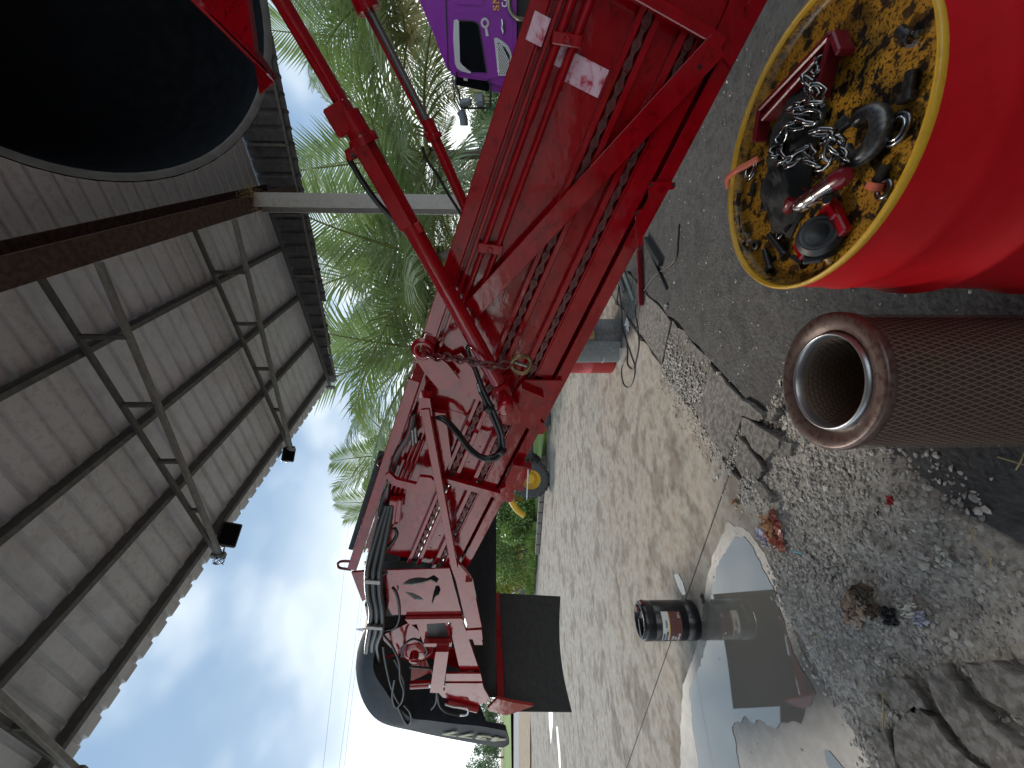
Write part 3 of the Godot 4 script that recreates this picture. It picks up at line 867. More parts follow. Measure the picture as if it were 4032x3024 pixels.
	# pin bracket for the near cylinder
	slab(el, "pin_bracket", M.red, zqs("d", [[590, 122], [1010, 122], [905, 300], [760, 560], [700, 690], [560, 590], [520, 600], [340, 612], [325, 470], [420, 330]], .03), .016)
	slab(el, "pin_bracket", M.red, zqs("d", [[760, 560], [838, 640], [800, 702], [700, 705]], .03), .016)
	mb = MB.new(); mb.beam(zq("d", 570, 190, .06), zq("d", 800, 290, .06), .012, .09, Vector3(0, 0, 1), .002); put(mb, "pin_bracket", M.red, el)
	slab(el, "pin_cheek", M.red, zqs("d", [[470, 330], [560, 470], [545, 570], [360, 590], [330, 500]], .15), .02)
	slab(el, "pin_cheek", M.red, zqs("d", [[470, 330], [560, 470], [545, 570], [360, 590], [330, 500]], .285), .02)
	var pc := q(1990, 1558, .22)
	mb = MB.new(); mb.cyl(Vector3(pc.x, pc.y, .03), Vector3(pc.x, pc.y, .36), .042, -1, 24); put(mb, "pin", M.red, el)
	mb = MB.new(); mb.lathe([Vector2(0, .012), Vector2(.03, .012), Vector2(.046, .008), Vector2(.05, 0), Vector2(.05, -.03)], 24, Transform3D(Basis(Vector3.RIGHT, PI * .5), Vector3(pc.x, pc.y, .365))); put(mb, "pin_cap", M.red, el)
	mb = MB.new(); mb.cyl(Vector3(pc.x, pc.y, .377), Vector3(pc.x, pc.y, .380), .006, -1, 8); put(mb, "grease_nipple", M.black, el)
	# near cylinder
	cylinder(el, q(1990, 1555, .22), q(1437, 565, .22), q(1030, -130, .22), 1.0, true)
	# far cylinder
	cylinder(el, q(1905, 980, -1.32), q(1712, 545, -1.32), q(1415, -40, -1.32), 1.0, false)
	# its hose and the near cylinder's hose
	pipe(el, "hose", M.hose, [q(1389, 601, .27), q(1375, 625, .27), q(1395, 660, .27), q(1425, 711, .26), q(1486, 796, .24), q(1565, 881, .2), q(1650, 985, .14), q(1760, 1160, .14), q(1850, 1330, .14), zq("f", 1290, 960, .12), zq("f", 1350, 1110, .13), zq("f", 1420, 1290, .15), zq("f", 1490, 1430, .16), zq("f", 1560, 1610, .16), zq("g", 1500, 270, .15), zq("g", 1508, 380, .15), zq("g", 1440, 460, .15), zq("g", 1330, 460, .14), zq("g", 1210, 380, .14), zq("g", 1110, 250, .13), zq("g", 1010, 140, .1), zq("g", 920, 95, .06), zq("g", 880, 100, .0)], .014, 10, 6)
	pipe(el, "hose", M.hose, [zq("f", 1390, 1290, .13), zq("f", 1455, 1430, .14), zq("f", 1530, 1610, .14), zq("g", 1470, 280, .13), zq("g", 1470, 390, .13), zq("g", 1400, 440, .13), zq("g", 1310, 430, .13), zq("g", 1210, 350, .12), zq("g", 1110, 215, .1), zq("g", 1010, 115, .08), zq("g", 920, 75, .05), zq("g", 880, 80, .0)], .014, 10, 6)
	pipe(el, "hose_fitting", M.steel, [zq("f", 1370, 1225, .13), zq("f", 1392, 1300, .13)], .011, 8, 0)
	mb = MB.new(); mb.tube([zq("g", 1475, 375, .155), zq("g", 1510, 400, .155)], .034, 10); put(mb, "hose_tie", M.black, el)
	mb = MB.new(); mb.tube([zq("f", 1440, 1405, .15), zq("f", 1478, 1430, .15)], .036, 10); put(mb, "hose_tie", M.black, el)
	mb = MB.new(); mb.tube([q(1398, 590, .26), q(1375, 612, .27), q(1380, 632, .27)], .018, 8); put(mb, "hose_fitting", M.red, el)
	pipe(el, "hose", M.hose, [zq("m", 860, 420, -1.28), zq("m", 900, 540, -1.27), zq("m", 1010, 700, -1.26), zq("m", 1100, 860, -1.26), zq("m", 1220, 1050, -1.26), zq("m", 1330, 1250, -1.26)], .012, 8, 5)
	# lifting lug plate with its eye
	slab(el, "lifting_lug", M.red, zqs("f", [[868, 1010], [905, 1005], [985, 1010], [1040, 990], [1130, 1060], [1225, 1178], [1140, 1255], [1060, 1258], [960, 1140]], .05), .02)
	mb = MB.new(); var lc := zq("f", 935, 955, .06)
	var P := []
	for k in 21: P.append(lc + Vector3(cos(k * TAU / 20) * .052, sin(k * TAU / 20) * .052, 0))
	mb.tube(P, .023, 10, false); put(mb, "lifting_eye", M.red, el)
	slab(el, "gusset", M.red, zqs("f", [[1225, 1178], [1180, 1100], [1100, 1040], [1240, 980], [1330, 1110]], .004), .010)
	slab(el, "gusset", M.red, zqs("f", [[960, 1215], [1420, 1370], [1330, 1110], [1225, 1178], [1140, 1255]], .002), .008)
	# ---- upper half: dark stop, hoses, struts
	slab(el, "stop_plate", M.red, zqs("g", [[485, 580], [520, 555], [585, 615], [755, 655], [785, 590], [880, 600], [925, 640], [920, 712], [795, 738], [545, 660]], .09), .03)
	slab(el, "channel", M.red, zqs("g", [[905, 15], [1010, 30], [1060, 420], [985, 570], [960, 440], [890, 60]], .02), .05)
	mb = MB.new(); mb.beam(zq("g", 830, 15, .13), zq("g", 1085, 1390, .13), .058, .05, Vector3(0, 0, 1), .004); put(mb, "strut", M.red, el)
	slab(el, "strut_head", M.red, zqs("g", [[790, -140], [885, -130], [905, 20], [800, 20]], .05), .09)
	# lower stop boxes
	slab(el, "stop_box", M.red, zqs("d", [[470, 985], [560, 1000], [670, 1025], [580, 1190], [580, 1270], [395, 1235], [385, 1170]], .02), .07)
	slab(el, "stop_box", M.red, zqs("d", [[330, 1270], [395, 1236], [480, 1270], [470, 1400], [400, 1412], [345, 1378]], .03), .05)
	pipe(el, "stay_rod", M.silver, [zq("d", 635, 1100, .2), zq("d", 620, 1425, .2)], .006, 6, 0)
	# hose runs beneath the top flange
	for k in 4:
		var o := k * 11.0
		pipe(el, "hose", M.hose if k != 2 else M.red, [zq("g", 740 - o, 60 + o, .03), zq("g", 700 - o, 250, .04), zq("g", 600 - o, 420, .03), zq("g", 545 - o, 600, .04), zq("g", 470 + o, 760, .03), zq("g", 430 + o, 920, .04), zq("g", 440 + o * .5, 1000, .05)], .013, 8, 4)
	for k in 3:
		pipe(el, "pipe", M.red, [zq("g", 820 - k * 40, 290, .0), zq("g", 640 - k * 40, 750, .0)], .012, 8, 0)
	for X in [[745, 270], [770, 250]]:
		pipe(el, "hose_fitting", M.steel, [zq("g", X[0] - 30, X[1] - 70, .05), zq("g", X[0] - 20, X[1] + 60, .05)], .014, 8, 0)
	# small hydraulic motor block under the flange
	mb = MB.new(); mb.beam(zq("g", 560, 800, .05), zq("g", 530, 1000, .05), .07, .06, Vector3(0, 0, 1), .008); put(mb, "valve_block", M.red, el)
	mb = MB.new(); mb.beam(zq("g", 610, 800, .05), zq("g", 590, 990, .05), .04, .05, Vector3(0, 0, 1), .006); put(mb, "valve_block", M.red, el)
	# big hose bundle turning to the hood
	for k in 3:
		var o := k * 52.0
		pipe(el, "hose", M.hose, [zq("g", 490 + o * .5, 850, .06), zq("g", 410 + o * .8, 1100, .09), zq("g", 345 + o, 1330, .12), zq("h", 325 + o, 130, .14), zq("h", 330 + o, 300, .14), zq("h", 360 + o * .9, 450, .14), zq("h", 345 + o, 620, .12), zq("h", 325 + o * .8, 740, .08), zq("h", 318 + o, 860, .0), zq("h", 330 + o, 910, -.08)], .026, 12, 5)
	for y in [[300, 440, 190], [320, 460, 590]]:
		mb = MB.new(); mb.beam(zq("h", y[0], y[2], .16), zq("h", y[1], y[2] + 10, .16), .05, .03, Vector3(0, 0, 1), .004); put(mb, "hose_clamp", M.steel, el)
	pipe(el, "hose", M.hose, [zq("g", 560, 1060, .05), zq("g", 580, 1120, .06), zq("g", 520, 1210, .08), zq("g", 430, 1270, .1), zq("g", 390, 1350, .12), zq("g", 380, 1430, .12), zq("g", 440, 1460, .12), zq("g", 500, 1440, .1)], .015, 8, 5)
	# loops on the top edge
	pipe(el, "lifting_loop", M.dred, zqs("g", [[195, 1352], [140, 1348], [90, 1352], [66, 1375], [80, 1405], [130, 1415], [185, 1422]], -.05), .012, 8, 4)
	pipe(el, "lifting_loop", M.dred, zqs("g", [[470, 462], [440, 465], [418, 490], [425, 520], [455, 528]], -.05), .008, 8, 4)
	# ---- head: cut-out end plate, frame, fan, motors
	var plate := CSGPolygon3D.new(); plate.name = "end_plate"; el.add_child(plate)
	var pts := PackedVector2Array(); for p in zqs("h", [[470, 92], [1040, 75], [1090, 270], [1148, 470], [540, 478], [500, 400]], .05): pts.append(Vector2(p.x, p.y))
	plate.polygon = pts; plate.depth = .012; plate.position = Vector3(0, 0, .062); plate.material = M.red
	for H in [[[620, 215], [690, 165], [760, 150], [850, 158], [905, 130], [950, 165], [930, 205], [880, 180], [800, 205], [700, 222]], [[645, 275], [720, 285], [790, 320], [825, 350], [740, 348], [690, 310]], [[900, 290], [920, 225], [950, 222], [965, 260], [945, 310], [915, 325], [895, 380], [885, 372]], [[580, 215], [600, 225], [600, 275], [588, 270]]]:
		var c := CSGPolygon3D.new(); c.operation = CSGShape3D.OPERATION_SUBTRACTION
		var hp := PackedVector2Array(); for p in zqs("h", H, .05): hp.append(Vector2(p.x, p.y))
		c.polygon = hp; c.depth = .06; c.name = "cut_out"; plate.add_child(c)
		c.position = Vector3(0, 0, .02)
	slab(el, "head_side", M.black, zqs("h", [[300, 20], [1060, 20], [1100, 100], [1160, 480], [480, 500], [320, 300]], -.12), .004)
	slab(el, "head_side", M.red, zqs("h", [[190, 105], [300, 95], [330, 330], [285, 355], [240, 240]], -.02), .02)
	slab(el, "head_rail", M.red, zqs("h", [[1040, 0], [1110, 0], [1225, 140], [1330, 720], [1260, 720], [1170, 470], [1100, 170]], .06), .035)
	slab(el, "head_rail", M.red, zqs("h", [[1180, 170], [1240, 165], [1320, 560], [1200, 570]], .09), .04)
	slab(el, "head_rail", M.red, zqs("h", [[1190, 580], [1320, 575], [1330, 660], [1190, 655]], .08), .05)
	slab(el, "head_bar", M.red, zqs("h", [[660, 485], [1150, 478], [1170, 505], [700, 530]], .05), .05)
	slab(el, "head_bar", M.red, zqs("h", [[1030, 500], [1150, 500], [1310, 980], [1140, 980]], .02), .03)
	slab(el, "head_bar", M.red, zqs("h", [[1010, 985], [1310, 985], [1345, 1130], [1000, 1130]], .07), .02)
	slab(el, "head_bar", M.red, zqs("h", [[1000, 1080], [1325, 1080], [1340, 1132], [1000, 1132]], .095), .006)
	slab(el, "head_bar", M.red, zqs("h", [[930, 1130], [1350, 1130], [1400, 1220], [1290, 1260], [980, 1190]], .03), .02)
	slab(el, "motor_mount", M.red, zqs("h", [[790, 515], [1020, 515], [1060, 740], [820, 740], [760, 560]], .05), .02)
	slab(el, "motor_mount", M.black, zqs("h", [[840, 555], [1000, 550], [1030, 680], [850, 680]], .072), .004)
	slab(el, "motor_mount", M.red, zqs("h", [[930, 720], [1040, 720], [990, 1080], [880, 1075]], .10), .10)
	slab(el, "motor_mount", M.red, zqs("h", [[820, 695], [1060, 690], [1060, 722], [825, 722]], .08), .05)
	slab(el, "fan_guard", M.red, zqs("h", [[450, 660], [690, 545], [800, 640], [700, 840], [620, 850], [470, 700]], -.05), .015)
	mb = MB.new()
	var fc := zq("h", 740, 800, -.06)
	mb.lathe([Vector2(.0, .05), Vector2(.10, .05), Vector2(.17, .03), Vector2(.2, -.01), Vector2(.2, -.2)], 28, Transform3D(Basis(Vector3.RIGHT, PI * .5), fc)); put(mb, "fan_hub", M.red, el)
	mb = MB.new(); mb.cyl(fc + Vector3(0, 0, .04), fc + Vector3(0, 0, .11), .05, .045, 20); put(mb, "fan_motor", M.red, el)
	for k in 6:
		var a := k * TAU / 6 + .35
		mb = MB.new(); var u := Vector3(cos(a), sin(a), 0); var w := Vector3(-sin(a), cos(a), 0)
		mb.plate([fc + u * .18 - w * .05, fc + u * .62 - w * .10, fc + u * .64 + w * .12 + Vector3(0, 0, -.10), fc + u * .18 + w * .06 + Vector3(0, 0, -.06)], Vector3(0, 0, -.01)); put(mb, "fan_blade", M.red, el)
	pipe(el, "actuator", M.red, [zq("h", 700, 1100, .06), zq("h", 880, 1090, .06)], .04, 14, 0)
	pipe(el, "actuator", M.silver, [zq("h", 860, 1105, .12), zq("h", 1000, 1100, .12)], .018, 10, 0)
	pipe(el, "actuator", M.red, [zq("h", 1020, 1230, .05), zq("h", 1280, 1300, .05)], .05, 14, 0)
	pipe(el, "hose_fitting", M.silver, [zq("h", 1000, 1265, .1), zq("h", 1080, 1290, .1), zq("h", 1190, 1300, .1), zq("h", 1195, 1355, .1), zq("h", 1130, 1365, .1)], .011, 8, 2)
	slab(el, "flap_bracket", M.red, zqs("h", [[1370, 1285], [1455, 1195], [1580, 1225], [1770, 1258], [1600, 1320], [1530, 1340], [1380, 1300]], .02), .03)
	# slack hoses at the fan
	for H in [[[440, 640], [520, 730], [560, 800], [600, 900], [610, 1050], [640, 1150], [620, 1250], [570, 1290], [540, 1200], [560, 1050]],
			[[460, 760], [480, 900], [520, 1080], [560, 1190], [600, 1260]], [[470, 620], [560, 600], [600, 520], [600, 400], [575, 300], [545, 255]],
			[[620, 850], [640, 760], [720, 700], [800, 730], [845, 800], [820, 830]], [[555, 870], [600, 960], [640, 1080], [635, 1200], [600, 1280], [560, 1260], [545, 1160]],
			[[590, 1290], [640, 1400], [680, 1440], [705, 1400], [690, 1330], [640, 1270]], [[880, 1310], [920, 1250], [930, 1130]], [[935, 1130], [945, 1260], [1000, 1330], [1110, 1360], [1190, 1365]], [[690, 940], [800, 950], [880, 960], [890, 1000]]]:
		pipe(el, "hose", M.hose, zqs("h", H, .06 + rng.randf_range(-.03, .05)), .0125, 8, 5)
	# ---- black hood
	var outer := [[300, 400], [320, 570], [260, 720], [225, 900], [235, 1070], [290, 1250], [380, 1380], [500, 1450], [720, 1500], [900, 1540], [1150, 1588], [1390, 1630], [1500, 1645], [1560, 1615]]
	var inner := [[470, 470], [450, 600], [400, 760], [372, 920], [400, 1030], [480, 1150], [560, 1260], [700, 1385], [830, 1405], [950, 1420], [1100, 1440], [1280, 1455], [1430, 1480], [1530, 1500]]
	var g := []; var back := []; var inn := []; var mid := []
	for k in outer.size():
		g.append(zq("h", outer[k][0], outer[k][1], -.05)); inn.append(zq("h", inner[k][0], inner[k][1], .08))
		mid.append((g[k] + inn[k]) * .5 + Vector3(0, 0, .045 if k < 8 else .004))
	g = smoothpath(g, 3); inn = smoothpath(inn, 3); mid = smoothpath(mid, 3)
	var bk := []; var ib := []
	var cc := Vector3.ZERO
	for p in inn: cc += p / inn.size()
	for k in g.size():
		var dp := lerpf(1.0, .06, smoothstep(29.0, 34.0, float(k)))
		bk.append(g[k] + Vector3(0, 0, -.95 * dp)); ib.append(inn[k].lerp(cc, .04 * dp) + Vector3(0, 0, -1.0 * dp))
	mb = MB.new(); mb.grid([bk, g], false, true); mb.grid([g, mid, inn], false, true); mb.grid([inn, ib], false, true); put(mb, "hood", M.hoodblack, el)
	mb = MB.new()
	for k in 28: mb.tri(ib[k], ib[k + 1], (ib[0] + ib[28]) * .5 + Vector3(0, 0, -.02), Vector3(0, 0, 1))
	put(mb, "hood_back", M.hoodblack, el)
	mb = MB.new()
	for k in [0, g.size() - 1]: mb.quad(g[k], inn[k], ib[k], bk[k])
	put(mb, "hood_end", M.hoodblack, el)
	# number on the hood's lower end
	var tm := TextMesh.new(); tm.text = "4377"; tm.font_size = 64; tm.pixel_size = .01; tm.depth = .01
	var sf := SystemFont.new(); sf.font_names = PackedStringArray(["Droid Sans"]); sf.font_weight = 700; tm.font = sf
	var t0: Vector3 = (g[38] + inn[38]) * .5; var t1: Vector3 = (g[28] + inn[28]) * .5
	var yv: Vector3 = (g[38] - inn[38]) + (g[28] - inn[28])
	var xv := (t1 - t0)
	var nv := xv.normalized().cross(yv.normalized()).normalized()
	if nv.z < 0: nv = -nv
	yv = nv.cross(xv.normalized()).normalized() * .21
	var aab := tm.get_aabb()
	var o2 := put(tm, "number", M.numpaint, el, Transform3D(Basis(xv * (.98 / aab.size.x), yv * (1.0 / aab.size.y), nv), (t0 + t1) * .5 + nv * .022))
	# ---- flaps
	var near0 := q(1990, 2790, -.02); var near1 := q(2252, 2803, -.02)
	var fr := []
	for i in 13:
		var row := []
		for j in 17:
			var u := i / 12.0; var v := j / 16.0
			var n := lerpf(-.02, -1.1, v)
			var top := q(lerpf(1990, 1948, v), lerpf(2800, 2334, v), n)
			var bot := q(2252.0 - 45.0 * v - 22.0 * sin(v * PI), lerpf(2803, 2348, v), n)
			var p := top.lerp(bot, u)
			row.append(p)
		fr.append(row)
	mb = MB.new(); mb.grid(fr)
	var fb := []
	for row in fr:
		var r2 := []
		for p in row: r2.append(p + Vector3(-.014, .002, 0))
		fb.append(r2)
	mb.grid(fb)
	for i in 12:
		mb.quad(fr[i][0], fr[i + 1][0], fb[i + 1][0], fb[i][0]); mb.quad(fr[i][16], fr[i + 1][16], fb[i + 1][16], fb[i][16])
	for j in 16: mb.quad(fr[12][j], fr[12][j + 1], fb[12][j + 1], fb[12][j])
	put(mb, "rubber_flap", M.rubber, el)
	slab(el, "flap_hinge", M.red, [q(1950, 2770, -.03), q(1990, 2790, -.03), q(1990, 2780, -.03)], .02)
	mb = MB.new(); mb.beam(q(1972, 2785, -.03), q(1952, 2334, -1.1), .05, .09, Vector3.UP, .004); put(mb, "flap_bar", M.red, el)
	# chute skirt behind: black sheet whose foot is level
	fr = []
	for i in 5:
		var row := []
		for j in 9:
			var v := j / 8.0; var n := lerpf(-.06, -1.5, v)
			row.append(q(lerpf(1868, 1800, v), lerpf(2735, 2080, v), n).lerp(q(1954, lerpf(2748, 2010, v), n), i / 4.0))
		fr.append(row)
	mb = MB.new(); mb.grid(fr); put(mb, "skirt", M.rubber, el)
	# ---- loose chain with connector ring hanging from the lifting eye
	var ct := thing("lifting_chain", "short dark steel chain with a connector ring hanging from the red lifting eye", "chain", Transform3D(Basis(-EL * ES, -EW * ES, EN * ES), EO))
	var path := smoothpath(zqs("f", [[960, 985, .09], [1030, 1020, .13], [1110, 1010, .18], [1200, 1035, .25], [1290, 1045, .31], [1380, 1065, .33], [1480, 1085, .32], [1560, 1080, .30], [1640, 1075, .28]]), 12)
	var acc := 0.0; var last := -1.0; var kk := 0
	for i in path.size() - 1:
		var d: Vector3 = path[i + 1] - path[i]
		acc += d.length()
		if acc - last > .046:
			last = acc
			var pp := []
			var dir := d.normalized(); var side := dir.cross(Vector3(0, .4, 1)).normalized()
			if kk % 2: side = dir.cross(side).normalized()
			for a in 17:
				var t := a * TAU / 16
				pp.append(path[i] + dir * cos(t) * .035 + side * sin(t) * .021)
			mb = MB.new(); mb.tube(pp, .0088, 8, false); put(mb, "link", M.chain if kk > 3 else M.dred, ct)
			kk += 1
	var rc := zq("f", 1712, 1072, .28)
	var pp := []
	for a in 21: pp.append(rc + Vector3(cos(a * TAU / 20) * .056, sin(a * TAU / 20) * .056 , .012 * sin(a * TAU / 10)))
	mb = MB.new(); mb.tube(pp, .0135, 9, false); put(mb, "connector_ring", M.ringbrass, ct)
	mb = MB.new(); mb.cyl(rc + Vector3(0, -.04, 0), rc + Vector3(0, .04, 0), .011, -1, 10); put(mb, "connector_pin", M.steel, ct)

func cylinder(el: Node3D, foot: Vector3, neck: Vector3, head: Vector3, sc: float, near: bool):
	var c := Node3D.new(); c.name = "hydraulic_cylinder"; el.add_child(c, true)
	var d := (neck - foot).normalized()
	var r := .047 if near else .042
	var mb := MB.new()
	mb.tube([foot + d * .10, foot + d * .12, neck - d * .02, neck], [r * .9, r, r, r * .96], 24); put(mb, "barrel", M.red, c)
	mb = MB.new(); mb.box(foot + d * .04, Vector3(.10, .10, .10), Basis(d, Vector3(0, 0, 1).cross(d).normalized(), Vector3(0, 0, 1)), .02); put(mb, "clevis", M.red, c)
	mb = MB.new(); mb.tube([neck - d * .01, neck + d * .012, neck + d * .03], [r * 1.45, r * 1.5, r * 1.4], 24); put(mb, "gland", M.red, c)
	mb = MB.new(); mb.tube([neck + d * .03, neck + d * .13], [r * 1.15, r * 1.1], 20); put(mb, "gland_nut", M.red, c)
	mb = MB.new(); mb.tube([neck + d * .1, head], .034 if near else .027, 20); put(mb, "rod", M.red if near else M.rodsteel, c)
	if near:
		var side := Vector3(0, 0, 1)
		var w := d.cross(side).normalized()
		var bs := Basis(d, w, side)
		mb = MB.new(); mb.box(neck - d * .20 - w * .012 + side * .02, Vector3(.40, .075, .07), bs, .006); put(mb, "rod_guard", M.red, c)
		mb = MB.new(); mb.box(neck - d * .01 - w * .075, Vector3(.05, .05, .06), bs, .008); put(mb, "port_block", M.red, c)
		mb = MB.new(); mb.box(neck + d * .12 - w * .03, Vector3(.12, .11, .10), bs, .008); put(mb, "rod_clamp", M.red, c)
		mb = MB.new(); mb.box(neck - d * .42 + side * .03 + w * .04, Vector3(.05, .03, .03), bs, .004); put(mb, "rod_guard", M.red, c)
	else:
		mb = MB.new(); var off := Vector3(0, 0, 1).cross(d).normalized() * .034; mb.tube([neck + d * .1 + off, head + off], .013, 10); put(mb, "guide_rod", M.red, c)
		mb = MB.new(); mb.box(neck + Vector3(0, .06, .02), Vector3(.04, .04, .04), Basis(), .006); put(mb, "port_block", M.red, c)
		mb = MB.new(); mb.tube([head - d * .12, head + d * .3], .085, 20); put(mb, "rod_shield", M.red, c)

# ---------------------------------------------------------------- round hood overhead
func build_hood():
	var c := Vector3(1.627, 3.224, -1.712)
	var ax := Vector3(-.4136, -.6466, .6409).normalized()      # the mouth looks down towards the floor
	var bs := Basis(Quaternion(Vector3.UP, ax))
	var h := thing("extractor_hood", "large round dark extractor hood with a grey lip hanging above the elevator foot", "hood", Transform3D(bs, c))
	var R := .77
	var mb := MB.new(); mb.lathe([Vector2(R, .0), Vector2(R - .005, -.15), Vector2(R * .97, -.45), Vector2(R * .86, -.75), Vector2(R * .6, -.95), Vector2(0, -1.02)], 48); put(mb, "shell", M.hoodblack, h)
	mb = MB.new(); mb.lathe([Vector2(R - .035, .0), Vector2(R - .03, .006), Vector2(R, .008), Vector2(R, .008), Vector2(R + .004, -.05), Vector2(R + .002, -.06)], 64); put(mb, "lip", M.frame, h)
	mb = MB.new(); mb.lathe([Vector2(R + .01, -.03), Vector2(R + .012, -.5), Vector2(R * .9, -.8), Vector2(R * .63, -1.0), Vector2(0, -1.06)], 48); put(mb, "shell", M.red, h)
	# red plate bolted across its side
	var inv := h.transform.affine_inverse()
	var P := []
	for p in [[740, -20, 1.34], [1078, 319, 1.2], [1003, 205, 1.12], [972, -20, 1.12]]: P.append(inv * onz(p[0], p[1], p[2]))
	mb = MB.new(); mb.plate(P, (inv.basis * Vector3(.02, .0, -.02))); put(mb, "side_plate", M.red, h)
	P = []
	for p in [[1004, 247, 1.14], [1077, 320, 1.12], [1021, 368, 1.3]]: P.append(inv * onz(p[0], p[1], p[2]))
	mb = MB.new(); mb.plate(P, (inv.basis * Vector3(.0, .0, -.006))); put(mb, "side_plate", M.red, h)
	P = []
	for p in [[740, -20], [1078, 319], [1070, 324], [732, -14]]: P.append(inv * onz(p[0], p[1], 1.34 - .14 * (p[0] - 740.0) / 338.0 - .003))
	mb = MB.new(); mb.plate(P, (inv.basis * Vector3(.0, .0, .03))); put(mb, "side_plate_edge", M.red, h)

# ---------------------------------------------------------------- drum with its tray of parts, filter, oil can
const LID := .828
func on_lid(x: float, y: float, up := 0.0) -> Vector3: return gp(x, y, LID + up)
func torus(mb: MB, c: Vector3, n: Vector3, R: float, r: float, seg := 24, sides := 8, a0 := 0.0, a1 := TAU, taper := 0.0):
	var x := n.cross(Vector3(.31, .2, .93)).normalized(); var y := n.cross(x).normalized()
	var P := []; var rr := []
	for k in seg + 1:
		var t := lerpf(a0, a1, float(k) / seg)
		P.append(c + x * cos(t) * R + y * sin(t) * R)
		rr.append(r * (1.0 - taper * absf(2.0 * k / seg - 1.0)))
	mb.tube(P, rr, sides, absf(a1 - a0 - TAU) > .01)
func build_near():
	var dc := Vector3(.5025, 0, -.9009)
	var d := thing("oil_drum", "upright red steel drum with a yellow rim, its greasy yellow lid covered in parts", "drum", Transform3D(Basis(), dc))
	var R := .29
	var prof := [Vector2(R - .012, 0), Vector2(R, .012), Vector2(R, .27), Vector2(R + .012, .285), Vector2(R + .012, .3), Vector2(R, .315), Vector2(R, .55), Vector2(R + .012, .565), Vector2(R + .012, .58), Vector2(R, .595), Vector2(R - .001, .72), Vector2(R + .003, .73), Vector2(R - .001, .742), Vector2(R - .001, .845)]
	var mb := MB.new(); mb.lathe(prof, 72); put(mb, "body", M.drumred, d)
	mb = MB.new(); mb.lathe([Vector2(R - .002, .842), Vector2(R + .003, .85), Vector2(R + .004, .857), Vector2(R + .002, .861), Vector2(R - .002, .862), Vector2(R - .004, .859), Vector2(R - .005, .845)], 72); put(mb, "rim", M.yellow, d)
	mb = MB.new(); mb.lathe([Vector2(R - .005, .85), Vector2(R - .007, LID + .004), Vector2(R - .02, LID), Vector2(.15, LID - .001), Vector2(0, LID)], 72); put(mb, "lid", M.grease, d)
	# pile of black cloth
	var fh := FastNoiseLite.new(); fh.seed = 4; fh.frequency = 14.0; fh.fractal_octaves = 4
	var rows := []
	var cc := on_lid(3130, 640)
	for i in 26:
		var row := []
		for j in 34:
			var rr := i / 25.0; var t := TAU * j / 33.0
			var ext := .125 + .035 * sin(t * 2.0 + .6) + .03 * fh.get_noise_2d(cos(t) * .1 + 3.0, sin(t) * .1)
			var p := cc + Vector3(cos(t) * ext * 1.05, 0, sin(t) * ext * .8) * rr
			p.y = LID + .003 + (.045 * pow(1.0 - rr * rr, .7) + .03 * (fh.get_noise_2d(p.x, p.z)) * (1.0 - rr * .6)) * 1.0
			p.y = maxf(p.y, LID + .002)
			row.append(p)
		rows.append(row)
	mb = MB.new(); mb.grid(rows); tag(put(mb, "greasy_rag", M.rag), "crumpled black greasy rag under the chain on the drum lid", "rag")
	# chain heap
	var ch := thing("chain_heap", "heap of shiny dark chain links lying on the black rag", "chain")
	var rr := RandomNumberGenerator.new(); rr.seed = 12
	var path := smoothpath([on_lid(3230, 255, .03), on_lid(3180, 330, .05), on_lid(3230, 395, .055), on_lid(3130, 430, .05), on_lid(3200, 470, .055), on_lid(3110, 500, .05), on_lid(3065, 590, .05), on_lid(3120, 640, .055), on_lid(3180, 590, .055), on_lid(3215, 650, .05), on_lid(3260, 620, .05), on_lid(3290, 560, .05), on_lid(3240, 520, .05), on_lid(3300, 590, .045), on_lid(3330, 620, .04)], 10)
	var acc := 0.0; var last := -1.0; var kk := 0
	for i in path.size() - 1:
		var dd: Vector3 = path[i + 1] - path[i]; acc += dd.length()
		if acc - last > .024:
			last = acc
			var dir := (dd.normalized() + Vector3(rr.randfn(0, .35), rr.randfn(0, .3), rr.randfn(0, .35))).normalized()
			var side := dir.cross(Vector3(rr.randfn(0, .3), 1, rr.randfn(0, .3))).normalized()
			if kk % 2: side = dir.cross(side).normalized()
			var pp := []
			for a in 15: pp.append(path[i] + Vector3(0, rr.randf_range(-.004, .006), 0) + dir * cos(a * TAU / 14) * .021 + side * sin(a * TAU / 14) * .012)
			for a in 15: pp[a].y = maxf(pp[a].y, LID + .006)
			mb = MB.new(); mb.tube(pp, .0042, 7, false); put(mb, "link", M.chainsteel, ch)
			kk += 1
	# big hook
	mb = MB.new(); torus(mb, on_lid(3395, 535, .020), Vector3(.06, 1, .06).normalized(), .037, .0185, 40, 14, 1.25, 6.45, .30)
	mb.tube(smoothpath([on_lid(3345, 470, .022), on_lid(3310, 500, .03), on_lid(3285, 540, .035)], 5), [.014, .014, .013, .013, .012, .012, .011, .011, .010, .010, .009], 10)
	var hk := tag(put(mb, "lifting_hook", M.hook), "heavy grey steel hook curled at the end of the chain", "hook")
	# triangular dark red frame
	var fr := thing("bracket_frame", "dark red triangular steel bracket lying by the drum rim", "bracket")
	for s in [[[3010, 430], [3300, 130]], [[3300, 130], [3225, 400]], [[3020, 470], [3240, 230]], [[3300, 130], [3330, 210]], [[2990, 560], [3010, 430]]]:
		mb = MB.new(); mb.beam(on_lid(s[0][0], s[0][1], .02), on_lid(s[1][0], s[1][1], .02), .014, .034, Vector3.UP, .003); put(mb, "bar", M.dred, fr)
	# hydraulic spool in its red block
	var sp := thing("valve_body", "red hydraulic valve body with a bright steel spool lying on the lid", "valve")
	var s0 := on_lid(3155, 805, .035); var s1 := on_lid(3325, 690, .04); var sd := (s1 - s0).normalized()
	mb = MB.new()
